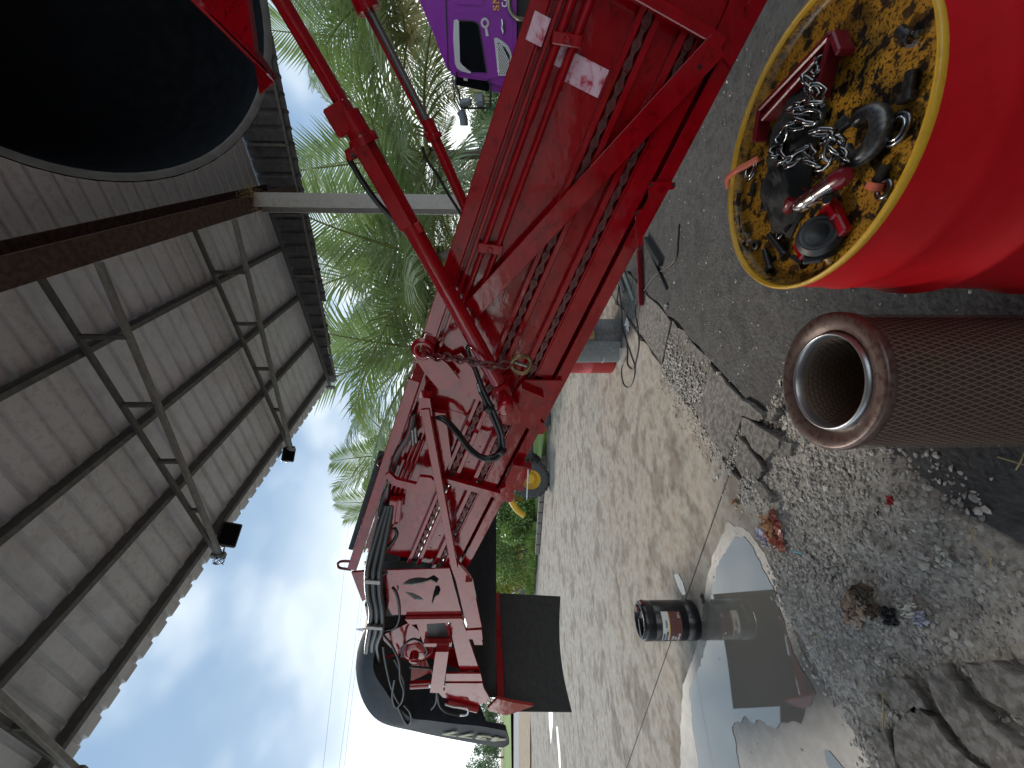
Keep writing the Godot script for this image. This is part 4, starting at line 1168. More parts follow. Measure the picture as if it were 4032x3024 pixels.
	mb.tube([s0 - sd * .012, s0, s0 + sd * .02, s0 + sd * .022, s0 + sd * .024, s0 + sd * .05, s0 + sd * .052, s0 + sd * .055, s0 + sd * .057, s1 - sd * .02, s1 - sd * .01], [.012, .017, .017, .0145, .0165, .0165, .0145, .0145, .0165, .0165, .014], 18); put(mb, "spool", M.spool, sp)
	mb = MB.new(); mb.tube([s1 - sd * .02, s1, s1 + sd * .008], [.0175, .0175, .011], 18); put(mb, "end_cap", M.dred, sp)
	mb = MB.new(); torus(mb, on_lid(3140, 770, .028), Vector3(.5, .6, -.4).normalized(), .030, .011, 20, 8, 0, 3.6); put(mb, "collar", M.dred, sp)
	mb = MB.new(); mb.beam(on_lid(3150, 1000, .012), on_lid(3300, 810, .012), .045, .024, Vector3.UP, .004); put(mb, "block", M.red, sp)
	mb = MB.new(); mb.cyl(on_lid(3255, 785, .03), on_lid(3255, 785, .04), .008, -1, 12); put(mb, "port", M.black, sp)
	mb = MB.new(); mb.beam(on_lid(3265, 790, .014), on_lid(3330, 920, .010), .022, .018, Vector3.UP, .003); put(mb, "flange", M.red, sp)
	# black pulley-like cap
	var pc := on_lid(3225, 925, .03)
	var pl := thing("rubber_bush", "black ribbed rubber bush leaning on the red valve body", "bush", Transform3D(Basis(Quaternion(Vector3.UP, Vector3(.15, .8, .6).normalized())), pc))
	mb = MB.new(); mb.lathe([Vector2(.044, -.026), Vector2(.044, -.012), Vector2(.040, -.010), Vector2(.043, -.006), Vector2(.043, .0), Vector2(.036, .002), Vector2(.036, .010), Vector2(.030, .011), Vector2(.028, .006), Vector2(.022, .012), Vector2(.018, .004), Vector2(0, .002)], 32); put(mb, "body", M.bush, pl)
	mb = MB.new(); mb.box(Vector3(-.038, -.012, -.01), Vector3(.03, .008, .035), Basis(), .003); put(mb, "tab", M.bush, pl)
	# yellow grease lump
	rows = []
	cc = on_lid(3255, 950)
	for i in 12:
		var row := []
		for j in 26:
			var q2 := i / 11.0; var t := TAU * j / 25.0
			var p := cc + Vector3(cos(t) * .045, 0, sin(t) * .03) * q2 * (1.0 + .25 * sin(3.0 * t))
			p.y = LID + .002 + .022 * (1.0 - q2 * q2) * (1.0 + .5 * fh.get_noise_2d(p.x * 2.0, p.z * 2.0))
			row.append(p)
		rows.append(row)
	mb = MB.new(); mb.grid(rows); tag(put(mb, "grease_lump", M.grease), "lump of dirty yellow grease beside the rubber bush", "grease")
	# rings
	for q3 in [[3530, 508, .024, "steel bearing ring near the red side of the drum rim"], [2955, 665, .028, "steel bearing ring under the orange tube"], [3070, 918, .011, "small steel ring beside the bolts"], [3480, 745, .014, "dull washer lying close to the drum rim"]]:
		var rg := thing("bearing_ring", q3[3], "ring", Transform3D(Basis(), on_lid(q3[0], q3[1], .008)))
		mb = MB.new(); torus(mb, Vector3.ZERO, Vector3(.1, 1, -.05).normalized(), q3[2], .0045, 28, 8); put(mb, "outer_race", M.chainsteel, rg)
		if q3[2] > .02:
			mb = MB.new(); torus(mb, Vector3(0, .002, 0), Vector3(.1, 1, -.05).normalized(), q3[2] * .72, .003, 24, 8); put(mb, "inner_race", M.chrome, rg)
	# bolts: tip and head pixels, label
	var B := [[[3030, 925], [3090, 1005], .0075, "long dark bolt pointing at the black bush"], [[3010, 985], [3030, 1055], .0075, "dark hex bolt standing nearest the drum's front rim"], [[3055, 840], [3105, 900], .007, "dark bolt lying between the rag and the valve body"], [[2912, 760], [2900, 830], .006, "thin bolt along the yellow rim by the orange tube"], [[2905, 850], [2910, 910], .006, "thin bolt along the rim beside the shiny nuts"], [[3005, 755], [3010, 815], .006, "short bolt on the clean patch of yellow lid"], [[3590, 280], [3575, 370], .009, "dark bolt near the red hooped side of the lid"], [[3490, 650], [3455, 720], .009, "bolt with red painted head by the dull washer"], [[2970, 720], [2960, 760], .006, "stubby bolt against the bearing ring under the tube"], [[3545, 115], [3570, 140], .008, "greasy bolt in the dark corner of the lid"], [[3120, 1010], [3160, 1040], .006, "black pin beside the grease lump"]]
	for b in B:
		var p0 := on_lid(b[0][0], b[0][1], .008); var p1 := on_lid(b[1][0], b[1][1], .008)
		var bt := thing("bolt", b[3], "bolt", Transform3D(Basis(), p0), "loose bolts on the drum lid")
		var v := p1 - p0
		mb = MB.new(); mb.tube([Vector3.ZERO, v], b[2], 12); put(mb, "shank", M.boltsteel, bt)
		mb = MB.new(); mb.cyl(v * .97, v * .97 + v.normalized() * b[2] * 1.3, b[2] * 1.7, -1, 6); put(mb, "head", M.boltsteel if b[0][0] != 3490 else M.orange, bt)
	for nn in [[2930, 930, "bright plated nut by the far rim of the lid"], [2948, 955, "plated nut touching another near the rim"], [2985, 962, "small dark nut apart from the plated ones"], [3610, 150, "shiny nut lying in the greasy dark corner"]]:
		var o := on_lid(nn[0], nn[1], .001)
		mb = MB.new(); mb.lathe([Vector2(.006, 0), Vector2(.013, 0), Vector2(.013, 0), Vector2(.013, .011), Vector2(.013, .011), Vector2(.007, .012), Vector2(.007, .012), Vector2(.006, 0)], 6)
		tag(put(mb, "nut", M.chrome if nn[0] < 2970 or nn[0] > 3500 else M.boltsteel, null, Transform3D(Basis(Vector3(.3, 0, 1).normalized(), .3), o)), nn[2], "nut", "nuts on the drum lid")
	# orange tube over the rim
	mb = MB.new(); mb.tube(smoothpath([on_lid(2985, 625, .03), on_lid(2940, 650, .045), gp(2900, 672, .885), gp(2866, 700, .88), gp(2868, 735, .85)], 6), .0075, 10)
	tag(put(mb, "rubber_tube", M.orange), "short orange tube bent over the drum's far rim", "tube")
	# ---- air filter
	var fc := Vector3(.0071, 0, -1.0476)
	var ft := thing("air_filter", "tall rust brown air filter element wrapped in diamond wire mesh", "filter", Transform3D(Basis(), fc))
	var H := .69; var r0 := .163
	mb = MB.new(); mb.lathe([Vector2(r0 - .006, .01), Vector2(r0 - .006, H - .02)], 90); put(mb, "pleated_paper", M.paper, ft)
	mb = MB.new(); mb.lathe([Vector2(r0 + .007, .0), Vector2(r0 + .007, .02), Vector2(r0 + .002, .022)], 60); put(mb, "base_cap", M.filtercap, ft)
	mb = MB.new()
	var NH := 84
	for sg in [-1.0, 1.0]:
		for k in NH:
			var prev0 := Vector3.ZERO; var prev1 := Vector3.ZERO
			for i in 31:
				var h := .02 + (H - .04) * i / 30.0
				var a: float = TAU * k / NH + sg * h * 2.15
				var o := Vector3(cos(a), 0, sin(a)); var tg := Vector3(-sin(a), 0, cos(a))
				var ra := r0 + (.0012 if sg > 0 else 0.0)
				var p0 := o * ra + Vector3.UP * h - tg * .0013; var p1 := o * ra + Vector3.UP * h + tg * .0013
				if i > 0: mb.quad(prev0, prev1, p1, p0, o)
				prev0 = p0; prev1 = p1
	put(mb, "wire_mesh", M.meshwire, ft)
	mb = MB.new(); mb.lathe([Vector2(r0 + .001, H - .025), Vector2(r0 + .006, H - .022), Vector2(r0 + .007, H - .006), Vector2(r0 + .005, H), Vector2(r0 - .002, H + .002), Vector2(r0 - .018, H + .001), Vector2(r0 - .035, H - .006), Vector2(r0 - .042, H - .010)], 72); put(mb, "end_cap", M.filtercap, ft)
	mb = MB.new(); mb.lathe([Vector2(r0 - .040, H - .010), Vector2(r0 - .043, H + .001), Vector2(r0 - .048, H + .003), Vector2(r0 - .051, H - .002), Vector2(r0 - .053, H - .02)], 72); put(mb, "seal_ring", M.galv, ft)
	mb = MB.new(); mb.lathe([Vector2(r0 - .053, H - .02), Vector2(r0 - .056, .03)], 60); mb.lathe([Vector2(r0 - .056, .03), Vector2(0, .03)], 40); put(mb, "core_tube", M.core, ft)
	mb = MB.new()
	for k in 40:
		for i in 26:
			var a := TAU * k / 40 + (i % 2) * TAU / 80; var h := H - .035 - i * .013
			var o := Vector3(cos(a), 0, sin(a))
			mb.box(o * (r0 - .0565) + Vector3.UP * h, Vector3(.001, .0075, .011), Basis(o, Vector3.UP, o.cross(Vector3.UP)))
	put(mb, "core_mesh", M.coremesh, ft)
	# ---- oil can
	var cp := gp(2733, 2440)
	var can := thing("oil_can", "black plastic oil can with a paper label standing on wet concrete beside the puddle", "can", Transform3D(Basis(Vector3.UP, .5), cp))
	var cr := .14; var chh := .43
	var cprof := [Vector2(0, 0), Vector2(cr - .012, 0), Vector2(cr, .014), Vector2(cr, .085), Vector2(cr - .004, .09), Vector2(cr - .004, .1), Vector2(cr, .105), Vector2(cr, .33), Vector2(cr - .003, .335), Vector2(cr - .003, .345), Vector2(cr, .35), Vector2(cr, chh - .025), Vector2(cr - .007, chh - .008), Vector2(cr - .02, chh), Vector2(cr - .035, chh - .004), Vector2(cr - .042, chh - .02), Vector2(0, chh - .022)]
	mb = MB.new(); mb.lathe(cprof, 48); put(mb, "body", M.plast, can)
	mb = MB.new(); mb.beam(Vector3(-.1, chh - .008, .0), Vector3(.02, chh - .008, 0), .035, .022, Vector3.UP, .008); put(mb, "handle", M.plast, can)
	mb = MB.new(); mb.lathe([Vector2(.03, chh - .03), Vector2(.03, chh + .002), Vector2(.027, chh + .006), Vector2(0, chh + .006)], 20, Transform3D(Basis(), Vector3(.085, 0, -.02))); put(mb, "cap", M.capred, can)
	mb = MB.new(); mb.box(Vector3(.12, chh - .02, .075), Vector3(.03, .03, .05), Basis(Vector3.UP, -.5), .006); put(mb, "spout_tab", M.capred, can)
	# label: paper strip, yellow line, dark red picture, printed words
	var la0 := 1.15; var la1 := 2.75
	var lab := Node3D.new(); lab.name = "label"; can.add_child(lab)
	mb = MB.new(); mb.lathe([Vector2(cr + .001, .245), Vector2(cr + .001, .295)], 20, Transform3D(), la0, la1); put(mb, "paper_band", M.white, lab)
	mb = MB.new(); mb.lathe([Vector2(cr + .0012, .238), Vector2(cr + .0012, .2445)], 20, Transform3D(), la0, la1); put(mb, "yellow_line", M.yellow, lab)
	mb = MB.new(); mb.lathe([Vector2(cr + .001, .15), Vector2(cr + .001, .2375)], 20, Transform3D(), la0, la1); put(mb, "picture_band", M.labelred, lab)
	for w in [["Mobil", .016, .283, 2.45, M.ink], ["Delvac", .022, .262, 2.42, M.ink], ["1300", .016, .215, 2.55, M.white], ["SAE", .014, .195, 2.55, M.white], ["15W-40", .016, .172, 2.48, M.white], ["20 L", .014, .17, 1.35, M.white], ["Super", .014, .268, 1.75, M.ink]]:
		var tm := TextMesh.new(); tm.text = w[0]; tm.font_size = 32; tm.depth = .002; tm.pixel_size = .01
		var sf := SystemFont.new(); sf.font_names = PackedStringArray(["Droid Sans"]); sf.font_weight = 700; tm.font = sf
		var sc: float = w[1] / .23
		var a: float = w[3]
		var o := Vector3(cos(a), 0, sin(a))
		put(tm, "print", w[4], lab, Transform3D(Basis(Vector3.UP.cross(o).normalized() * sc, Vector3.UP * sc, o * .5), o * (cr + .0018) + Vector3.UP * w[2]))

# ---------------------------------------------------------------- behind: truck, tractor, barrels, palms, hedges, far trees, wires
const TN := Vector3(-.573576, 0, .819152)      # the way the cab's side faces
func zt(x: float, y: float, z: float) -> Vector3:
	var r := ray(1600 + x / 3.318, y / 3.318)
	var p := onz(1850, 150, 9.0) + TN * (9.0 - z)
	return CAM + r * ((p - CAM).dot(TN) / r.dot(TN))
func tslab(parent: Node, called: String, m: Material, P: Array, z: float, th: float):
	var pts := []
	for p in P: pts.append(zt(p[0], p[1], z))
	var mb := MB.new(); mb.plate(pts, -TN * th); return put(mb, called, m, parent)
func build_back():
	truck()
	tractor()
	# red barrel and two bins beyond the elevator
	var bp := gp(2418, 1422) + Vector3(.13, 0, -.14)
	var d := thing("red_barrel", "faded red steel barrel standing on the yard behind the elevator", "barrel", Transform3D(Basis(), bp))
	var mb := MB.new(); var R := .285
	mb.lathe([Vector2(0, .01), Vector2(R - .01, .0), Vector2(R, .012), Vector2(R, .28), Vector2(R + .01, .29), Vector2(R + .01, .3), Vector2(R, .31), Vector2(R, .56), Vector2(R + .01, .57), Vector2(R + .01, .58), Vector2(R, .59), Vector2(R, .87), Vector2(R - .01, .87), Vector2(R - .01, .85), Vector2(0, .85)], 48); put(mb, "body", M.barrelback, d)
	mb = MB.new(); torus(mb, Vector3(0, .87, 0), Vector3.UP, R - .003, .007, 40, 6); put(mb, "rim", M.barrelback, d)
	var b2 := gp(2448, 1372) + Vector3(.02, 0, -.17)
	var bin := thing("plastic_bin", "pale blue grey plastic bin standing against the red barrel", "bin", Transform3D(Basis(), b2))
	mb = MB.new(); mb.lathe([Vector2(0, 0), Vector2(.17, 0), Vector2(.18, .02), Vector2(.19, .55), Vector2(.20, .56), Vector2(.20, .6), Vector2(.185, .6), Vector2(.17, .03), Vector2(0, .03)], 32); put(mb, "tub", M.binblue, bin)
	mb = MB.new(); torus(mb, Vector3(0, .2, 0), Vector3.UP, .187, .006, 32, 6); put(mb, "rib", M.binblue, bin)
	var b3 := gp(2452, 1302) + Vector3(.0, 0, -.16)
	bin = thing("metal_bin", "low dark grey metal bin with a cardboard carton on it", "bin", Transform3D(Basis(), b3))
	mb = MB.new(); mb.lathe([Vector2(0, 0), Vector2(.16, 0), Vector2(.165, .01), Vector2(.165, .34), Vector2(.15, .345), Vector2(0, .345)], 32); put(mb, "tub", M.bin, bin)
	mb = MB.new(); torus(mb, Vector3(0, .34, 0), Vector3.UP, .163, .007, 32, 6); put(mb, "rim", M.bin, bin)
	var cb := thing("cardboard_carton", "small open brown cardboard carton sitting on the metal bin", "carton", Transform3D(Basis(Vector3.UP, .5), b3 + Vector3(.0, .347, .03)))
	mb = MB.new()
	for q2 in [[Vector3(0, .07, .095), Vector3(.26, .14, .004)], [Vector3(0, .07, -.095), Vector3(.26, .14, .004)], [Vector3(.13, .07, 0), Vector3(.004, .14, .186)], [Vector3(-.13, .07, 0), Vector3(.004, .14, .186)], [Vector3(0, .002, 0), Vector3(.256, .004, .186)]]: mb.box(q2[0], q2[1])
	put(mb, "box", M.card, cb)
	mb = MB.new(); mb.box(Vector3(0, .1, .15), Vector3(.26, .004, .11), Basis(Vector3.RIGHT, .9)); put(mb, "flap", M.card, cb)
	# palms: crown pixel, distance, frond length, count
	make_fronds()
	for p in [[1655, 1372, 13.0, 4.8, 14, "tall coconut palm whose crown rises behind the lifting eye"], [1660, 1010, 12.0, 4.8, 14, "coconut palm whose crown spreads behind the grey post"], [1640, 610, 14.0, 5.2, 15, "coconut palm with a drooping pale dead frond behind the far cylinder"], [1570, 150, 17.0, 5.4, 16, "coconut palm arching over the purple truck cab"], [1690, 800, 17.0, 4.2, 20, "smaller palm standing between the truck and the post"], [1600, 1790, 21.0, 4.0, 20, "distant palm peeping over the elevator's top flange"], [1570, 1965, 27.0, 4.0, 18, "far palm in front of the bright cloud"], [1700, 1180, 17.0, 4.6, 14, "palm filling the gap beside the roof corner"], [1500, -60, 16.0, 5.0, 20, "tall palm at the edge of the fascia"]]:
		palm(p[0], p[1], p[2], p[3], p[4], p[5])
	# hedge bushes along the yard's far verge
	var verge := MB.new()
	verge.plate([sh(-4.6, -4.4, -.02), sh(-9.6, -5.7, -.02), sh(-20, -9.6, -.02), sh(-24, -16, -.02), sh(-2, -14, -.02), sh(-2, -4.6, -.02)], Vector3.UP * .10)
	structure(put(verge, "verge", M.field))
	var kb := MB.new()
	for k in 9:
		kb = MB.new(); var a := -4.2 - k * .95
		var c0 := gp(2152 - k * 3.2, 1800 + k * 42); 
		kb.beam(c0 + Vector3(0, .08, 0), gp(2152 - (k + .92) * 3.2, 1800 + (k + .92) * 42) + Vector3(0, .08, 0), .25, .16, Vector3.UP, .02)
		tag(put(kb, "kerb_stone", M.kerb), "weathered concrete kerb stone along the hedge foot", "kerb stone", "kerb stones along the hedge")
	for b in [[2035, 1985, 18.5, 1.5, 2.3, 0], [2040, 2080, 19.5, 1.5, 2.6, 1], [2050, 2160, 19.0, 1.3, 2.0, 0], [2020, 2215, 21.0, 1.7, 2.6, 2], [2050, 2280, 20.5, 1.2, 1.7, 2], [2060, 2040, 17.6, .9, 1.1, 1], [2030, 1880, 20.5, 1.8, 2.6, 0], [2040, 1760, 21.5, 1.8, 2.7, 1]]:
		bush(b)
	var gr := MB.new(); gr.usecol = true
	var r := RandomNumberGenerator.new(); r.seed = 92
	for i in 5200:
		var t := r.randf(); var px := lerpf(2128, 2108, t) - r.randf() * 14.0
		var p := gp(px, lerpf(2060, 2345, t)) ; p.y = .07
		var h := r.randf_range(.05, .22) * (.5 + 1.6 * absf(sin(p.x * 2.3) * sin(p.x * .9 + 1.0)) + r.randf() * .5); var a := r.randf() * TAU
		var w := Vector3(cos(a), 0, sin(a)) * .018
		gr.cur = Color(r.randf_range(.10, .30), r.randf_range(.20, .38), r.randf_range(.03, .10))
		gr.tri(p - w, p + w, p + Vector3(r.randfn(0, .07), h, r.randfn(0, .07)))
	tag(stuff(put(gr, "verge_grass", M.leaf)), "bright green grass fringe along the far edge of the yard", "grass")
	# orange house beyond the hedge
	var hz := 26.0
	var hs := thing("orange_house", "small house with orange plastered wall and white sill behind the hedge", "house")
	mb = MB.new(); mb.plate([onz(1830, 2200, hz), onz(1830, 2420, hz), onz(2090, 2420, hz), onz(2090, 2200, hz)], Vector3(0, 0, -4)); put(mb, "wall", M.housewall, hs)
	mb = MB.new(); mb.plate([onz(1815, 2185, hz - .4), onz(1815, 2435, hz - .4), onz(1830, 2435, hz - .4), onz(1830, 2185, hz - .4)], Vector3(0, 0, -4.8)); put(mb, "roof", M.rust, hs)
	mb = MB.new(); mb.plate([onz(2020, 2290, hz - .03), onz(2020, 2420, hz - .03), onz(2025, 2420, hz - .03), onz(2025, 2290, hz - .03)], Vector3(0, 0, .12)); put(mb, "sill", M.white, hs)
	for y in [2262, 2300, 2340]:
		mb = MB.new(); mb.plate([onz(1900, y, hz - .03), onz(1900, y + 7, hz - .03), onz(2020, y + 7, hz - .03), onz(2020, y, hz - .03)], Vector3(0, 0, .1)); put(mb, "pillar", M.housepillar, hs)
	for k in 6:
		mb = MB.new(); mb.cyl(onz(2005, 2318 + k * 9, hz - .1), onz(2019, 2318 + k * 9, hz - .1), .07, .045, 10); put(mb, "baluster", M.white, hs)
	mb = MB.new(); mb.plate([onz(2026, 2268, hz - .03), onz(2026, 2420, hz - .03), onz(2078, 2420, hz - .03), onz(2078, 2268, hz - .03)], Vector3(0, 0, .05)); put(mb, "plinth", M.bin, hs)
	# far trees across the field
	for t in [[1905, 2810, 130.0, 9.5, 0], [1930, 2850, 120.0, 7.0, 1], [1885, 2985, 118.0, 9.0, 1], [1870, 3060, 125.0, 12.0, 0], [1935, 2900, 140.0, 9.0, 0], [1900, 2700, 150.0, 10.0, 1], [1930, 2940, 150.0, 7.0, 0], [1880, 3160, 130.0, 12.0, 1], [1945, 2600, 160.0, 7.0, 0], [1890, 420, 60.0, 6.0, 1], [1900, 330, 70.0, 6.0, 0], [1885, 520, 75.0, 6.5, 1], [1895, 640, 80.0, 7.0, 0], [1905, 240, 75.0, 7.0, 1], [1900, 780, 90.0, 6.0, 0], [1880, 880, 85.0, 7.0, 1], [1890, 1000, 90.0, 8.0, 0]]:
		far_tree(t)
	# power lines
	var W := [[[1350, 2300], [1268, 3060]], [[1407, 2450], [1330, 3060]], [[1418, 2460], [1350, 3060]], [[1640, 2870], [1618, 3060]], [[1657, 2875], [1637, 3060]], [[1668, 2880], [1650, 3060]]]
	for k in W.size():
		var p0 := onz(W[k][0][0], W[k][0][1], 48.0); var p1 := onz(W[k][1][0], W[k][1][1], 32.0)
		var dr := p1 - p0
		var P := []
		for i in 25:
			var u := lerpf(-2.4, 2.0, i / 24.0)
			P.append(p0 + dr * u + Vector3.UP * (u * u - u) * .12)
		mb = MB.new(); mb.tube(P, .011, 5)
		tag(put(mb, "power_line", M.frame), "thin overhead wire crossing the bright sky beside the black hood", "wire", "overhead wires above the yard")

func truck():
	var z := 9.0
	var t := thing("truck_cab", "purple truck cab with dark side window, chrome trim and wing mirrors under the palms", "truck", Transform3D())
	# side skin with depth 2.3 m
	tslab(t, "cab_body", M.purple, [[510, -900], [525, 0], [530, 400], [545, 880], [600, 985], [700, 1010], [1060, 1060], [1250, 1130], [1440, 1130], [1440, -900]], z, 2.3)
	tslab(t, "roof_fairing", M.purple, [[60, -900], [170, 0], [270, 250], [360, 450], [440, 680], [540, 910], [550, 930], [520, 400], [508, 0], [500, -900]], z + .12, 2.0)
	tslab(t, "roof_gutter", M.black, [[508, -900], [512, 0], [526, 400], [536, 880], [560, 925], [575, 915], [549, 870], [538, 400], [524, 0], [520, -900]], z - .015, .03)
	tslab(t, "door_panel", M.purple, [[590, 190], [940, 205], [1390, 215], [1390, 960], [1060, 1040], [860, 985], [660, 945], [615, 850], [585, 500]], z - .02, .018)
	tslab(t, "step_ledge", M.ledge, [[1395, -900], [1440, -900], [1440, 900], [1400, 900]], z - .06, .05)
	tslab(t, "side_skirt", M.black, [[1445, -900], [1760, -900], [1760, 1150], [1445, 1000]], z + .1, 2.0)
	tslab(t, "window_trim", M.silver, [[620, 265], [660, 250], [690, 280], [685, 290], [700, 810], [730, 850], [845, 945], [830, 960], [720, 930], [660, 890], [635, 830], [612, 500]], z - .04, .02)
	tslab(t, "side_window", M.glass, [[690, 285], [860, 285], [910, 305], [940, 345], [1042, 948], [860, 942], [735, 850], [705, 800]], z - .035, .012)
	tslab(t, "window_seal", M.black, [[686, 262], [880, 272], [930, 295], [958, 340], [1056, 960], [1042, 962], [1040, 948], [940, 345], [910, 303], [860, 283], [690, 283]], z - .038, .01)
	tslab(t, "sleeper_panel", M.purple, [[625, -60], [1005, -60], [1000, 70], [670, 55], [630, 20]], z - .02, .018)
	# vent, handle, badge
	tslab(t, "vent", M.silver, [[1145, 500], [1180, 490], [1260, 540], [1330, 600], [1365, 680], [1380, 760], [1360, 990], [1200, 990]], z - .035, .012)
	tslab(t, "vent", M.black, [[1185, 565], [1210, 560], [1290, 620], [1350, 720], [1355, 960], [1215, 960]], z - .04, .004)
	var mb := MB.new()
	for i in 16:
		for j in 8:
			var x := 1195.0 + j * 22.0 + (i % 2) * 11.0; var y := 590.0 + i * 24.0
			var lim := 1240.0 + (y - 560.0) * .42
			if x < minf(lim, 1345.0): mb.box(zt(x, y, z - .05), Vector3(.03, .012, .02))
	put(mb, "vent_grille", M.silver, t)
	mb = MB.new(); mb.tube([zt(1250, 255, z - .06), zt(1258, 310, z - .07), zt(1262, 380, z - .07), zt(1262, 440, z - .05)], [.03, .028, .05, .02], 12); put(mb, "door_handle", M.chrome, t)
	mb = MB.new(); mb.cyl(zt(1026, 300, z - .03), zt(1026, 300, z - .05), .085, -1, 20); put(mb, "badge", M.silver, t)
	mb = MB.new(); mb.cyl(zt(1026, 300, z - .05), zt(1026, 300, z - .055), .045, -1, 20); put(mb, "badge", M.purple, t)
	tslab(t, "badge", M.silver, [[1020, 345], [1050, 340], [1075, 470], [1040, 475]], z - .03, .012)
	mb = MB.new(); mb.tube(smoothpath([zt(1340, -80, z - .08), zt(1345, 90, z - .1), zt(1390, 190, z - .1), zt(1450, 240, z - .1), zt(1540, 255, z - .08)], 5), .045, 12); put(mb, "grab_pipe", M.chromeworn, t)
	# front: windscreen and wipers side
	tslab(t, "windscreen", M.glass, [[640, 945], [1060, 1050], [1095, 1130], [1075, 1200], [650, 1110]], z + .1, .4)
	tslab(t, "windscreen_sticker", M.white, [[745, 1015], [800, 1025], [800, 1060], [750, 1050]], z + .05, .01)
	tslab(t, "front_panel", M.purple, [[1060, 1050], [1290, 1000], [1440, 1040], [1440, 1260], [1100, 1190]], z + .1, 2.0)
	# mirrors
	mb = MB.new(); mb.tube(smoothpath([zt(650, 930, z), zt(645, 1050, z - .1), zt(640, 1120, z - .2), zt(680, 1180, z - .25), zt(720, 1400, z - .3), zt(760, 1412, z - .3), zt(1060, 1410, z - .3), zt(1095, 1380, z - .3), zt(1098, 1150, z - .25), zt(1090, 1090, z - .1), zt(1060, 1060, z)], 4), .022, 8); put(mb, "mirror_frame", M.black, t)
	for q2 in [[700, 1290, 860, 1390], [900, 1225, 1025, 1385]]:
		mb = MB.new(); var c := (zt(q2[0], q2[1], z - .35) + zt(q2[2], q2[3], z - .35)) * .5
		mb.box(c, Vector3(absf(q2[3] - q2[1]) / 3.318 * z / FPX, (q2[2] - q2[0]) / 3.318 * z / FPX, .16), Basis(Vector3(0, 0, 1), .12), .05); put(mb, "mirror", M.grey, t)
	mb = MB.new(); mb.tube(smoothpath([zt(700, 1440, z - .5), zt(730, 1490, z - .5), zt(750, 1570, z - .5), zt(755, 1640, z - .5)], 4), .09, 12); put(mb, "mirror", M.grey, t)
	mb = MB.new(); mb.tube([zt(600, 1000, z), zt(625, 1200, z - .3), zt(625, 1300, z - .4), zt(700, 1450, z - .5)], .016, 6); put(mb, "mirror_arm", M.black, t)
	# lettering on the cab side
	for w in [["SNI", 1172, 145, .125, M.letter], ["CAB", 1282, 100, .10, M.white]]:
		var tm := TextMesh.new(); tm.text = w[0]; tm.font_size = 48; tm.pixel_size = .01; tm.depth = .01; tm.horizontal_alignment = HORIZONTAL_ALIGNMENT_LEFT
		var sf := SystemFont.new(); sf.font_names = PackedStringArray(["Droid Serif" if w[0] == "SNI" else "Droid Sans"]); sf.font_weight = 700; tm.font = sf
		var sc: float = w[3] / .34
		put(tm, "lettering", w[4], t, Transform3D(Basis(Vector3.UP.cross(TN) * sc, Vector3.UP * sc, TN), zt(w[1], w[2], z - .03) ))
	for x in [0.0, 3.2]:
		mb = MB.new(); mb.lathe([Vector2(.2, -.14), Vector2(.48, -.14), Vector2(.52, -.1), Vector2(.52, .1), Vector2(.48, .14), Vector2(.2, .14)], 32, Transform3D(Basis(Vector3.UP, -.61) * Basis(Vector3.RIGHT, PI * .5), onz(1850, 150, 9.0) * Vector3(1, 0, 1) + Vector3.UP * .52 - TN * .25 + Vector3.UP.cross(TN) * (x + .1))); put(mb, "tyre", M.tyre, t)

func wheel(t: Node3D, c: Vector3, R: float, w: float, rimr: float):
	var wn := Node3D.new(); wn.name = "wheel"; t.add_child(wn, true); wn.position = c
	var bs := Basis(Vector3.RIGHT, PI * .5)
	var mb := MB.new(); mb.lathe([Vector2(rimr, -w * .4), Vector2(R * .8, -w * .5), Vector2(R * .93, -w * .46), Vector2(R * .96, -w * .2), Vector2(R * .96, w * .2), Vector2(R * .93, w * .46), Vector2(R * .8, w * .5), Vector2(rimr, w * .4)], 40, Transform3D(bs, Vector3.ZERO))
	for k in 26:
		var a := TAU * k / 26
		for sd in [-1.0, 1.0]:
			var o := Vector3(cos(a + sd * .06), sin(a + sd * .06), 0)
			mb.box(o * R * .965 + Vector3(0, 0, sd * w * .26), Vector3(R * .09, R * .09, w * .46), Basis(o, Vector3(0, 0, 1).cross(o), Vector3(0, 0, 1)) * Basis(Vector3(1, 0, 0), sd * .35))
	put(mb, "tyre", M.tyre, wn)
	mb = MB.new(); mb.lathe([Vector2(rimr, w * .42), Vector2(rimr * .92, w * .36), Vector2(rimr * .86, w * .1), Vector2(rimr * .6, w * .06), Vector2(rimr * .56, w * .2), Vector2(rimr * .3, w * .22), Vector2(0, w * .22)], 32, Transform3D(bs, Vector3.ZERO)); put(mb, "rim", M.machine, wn)
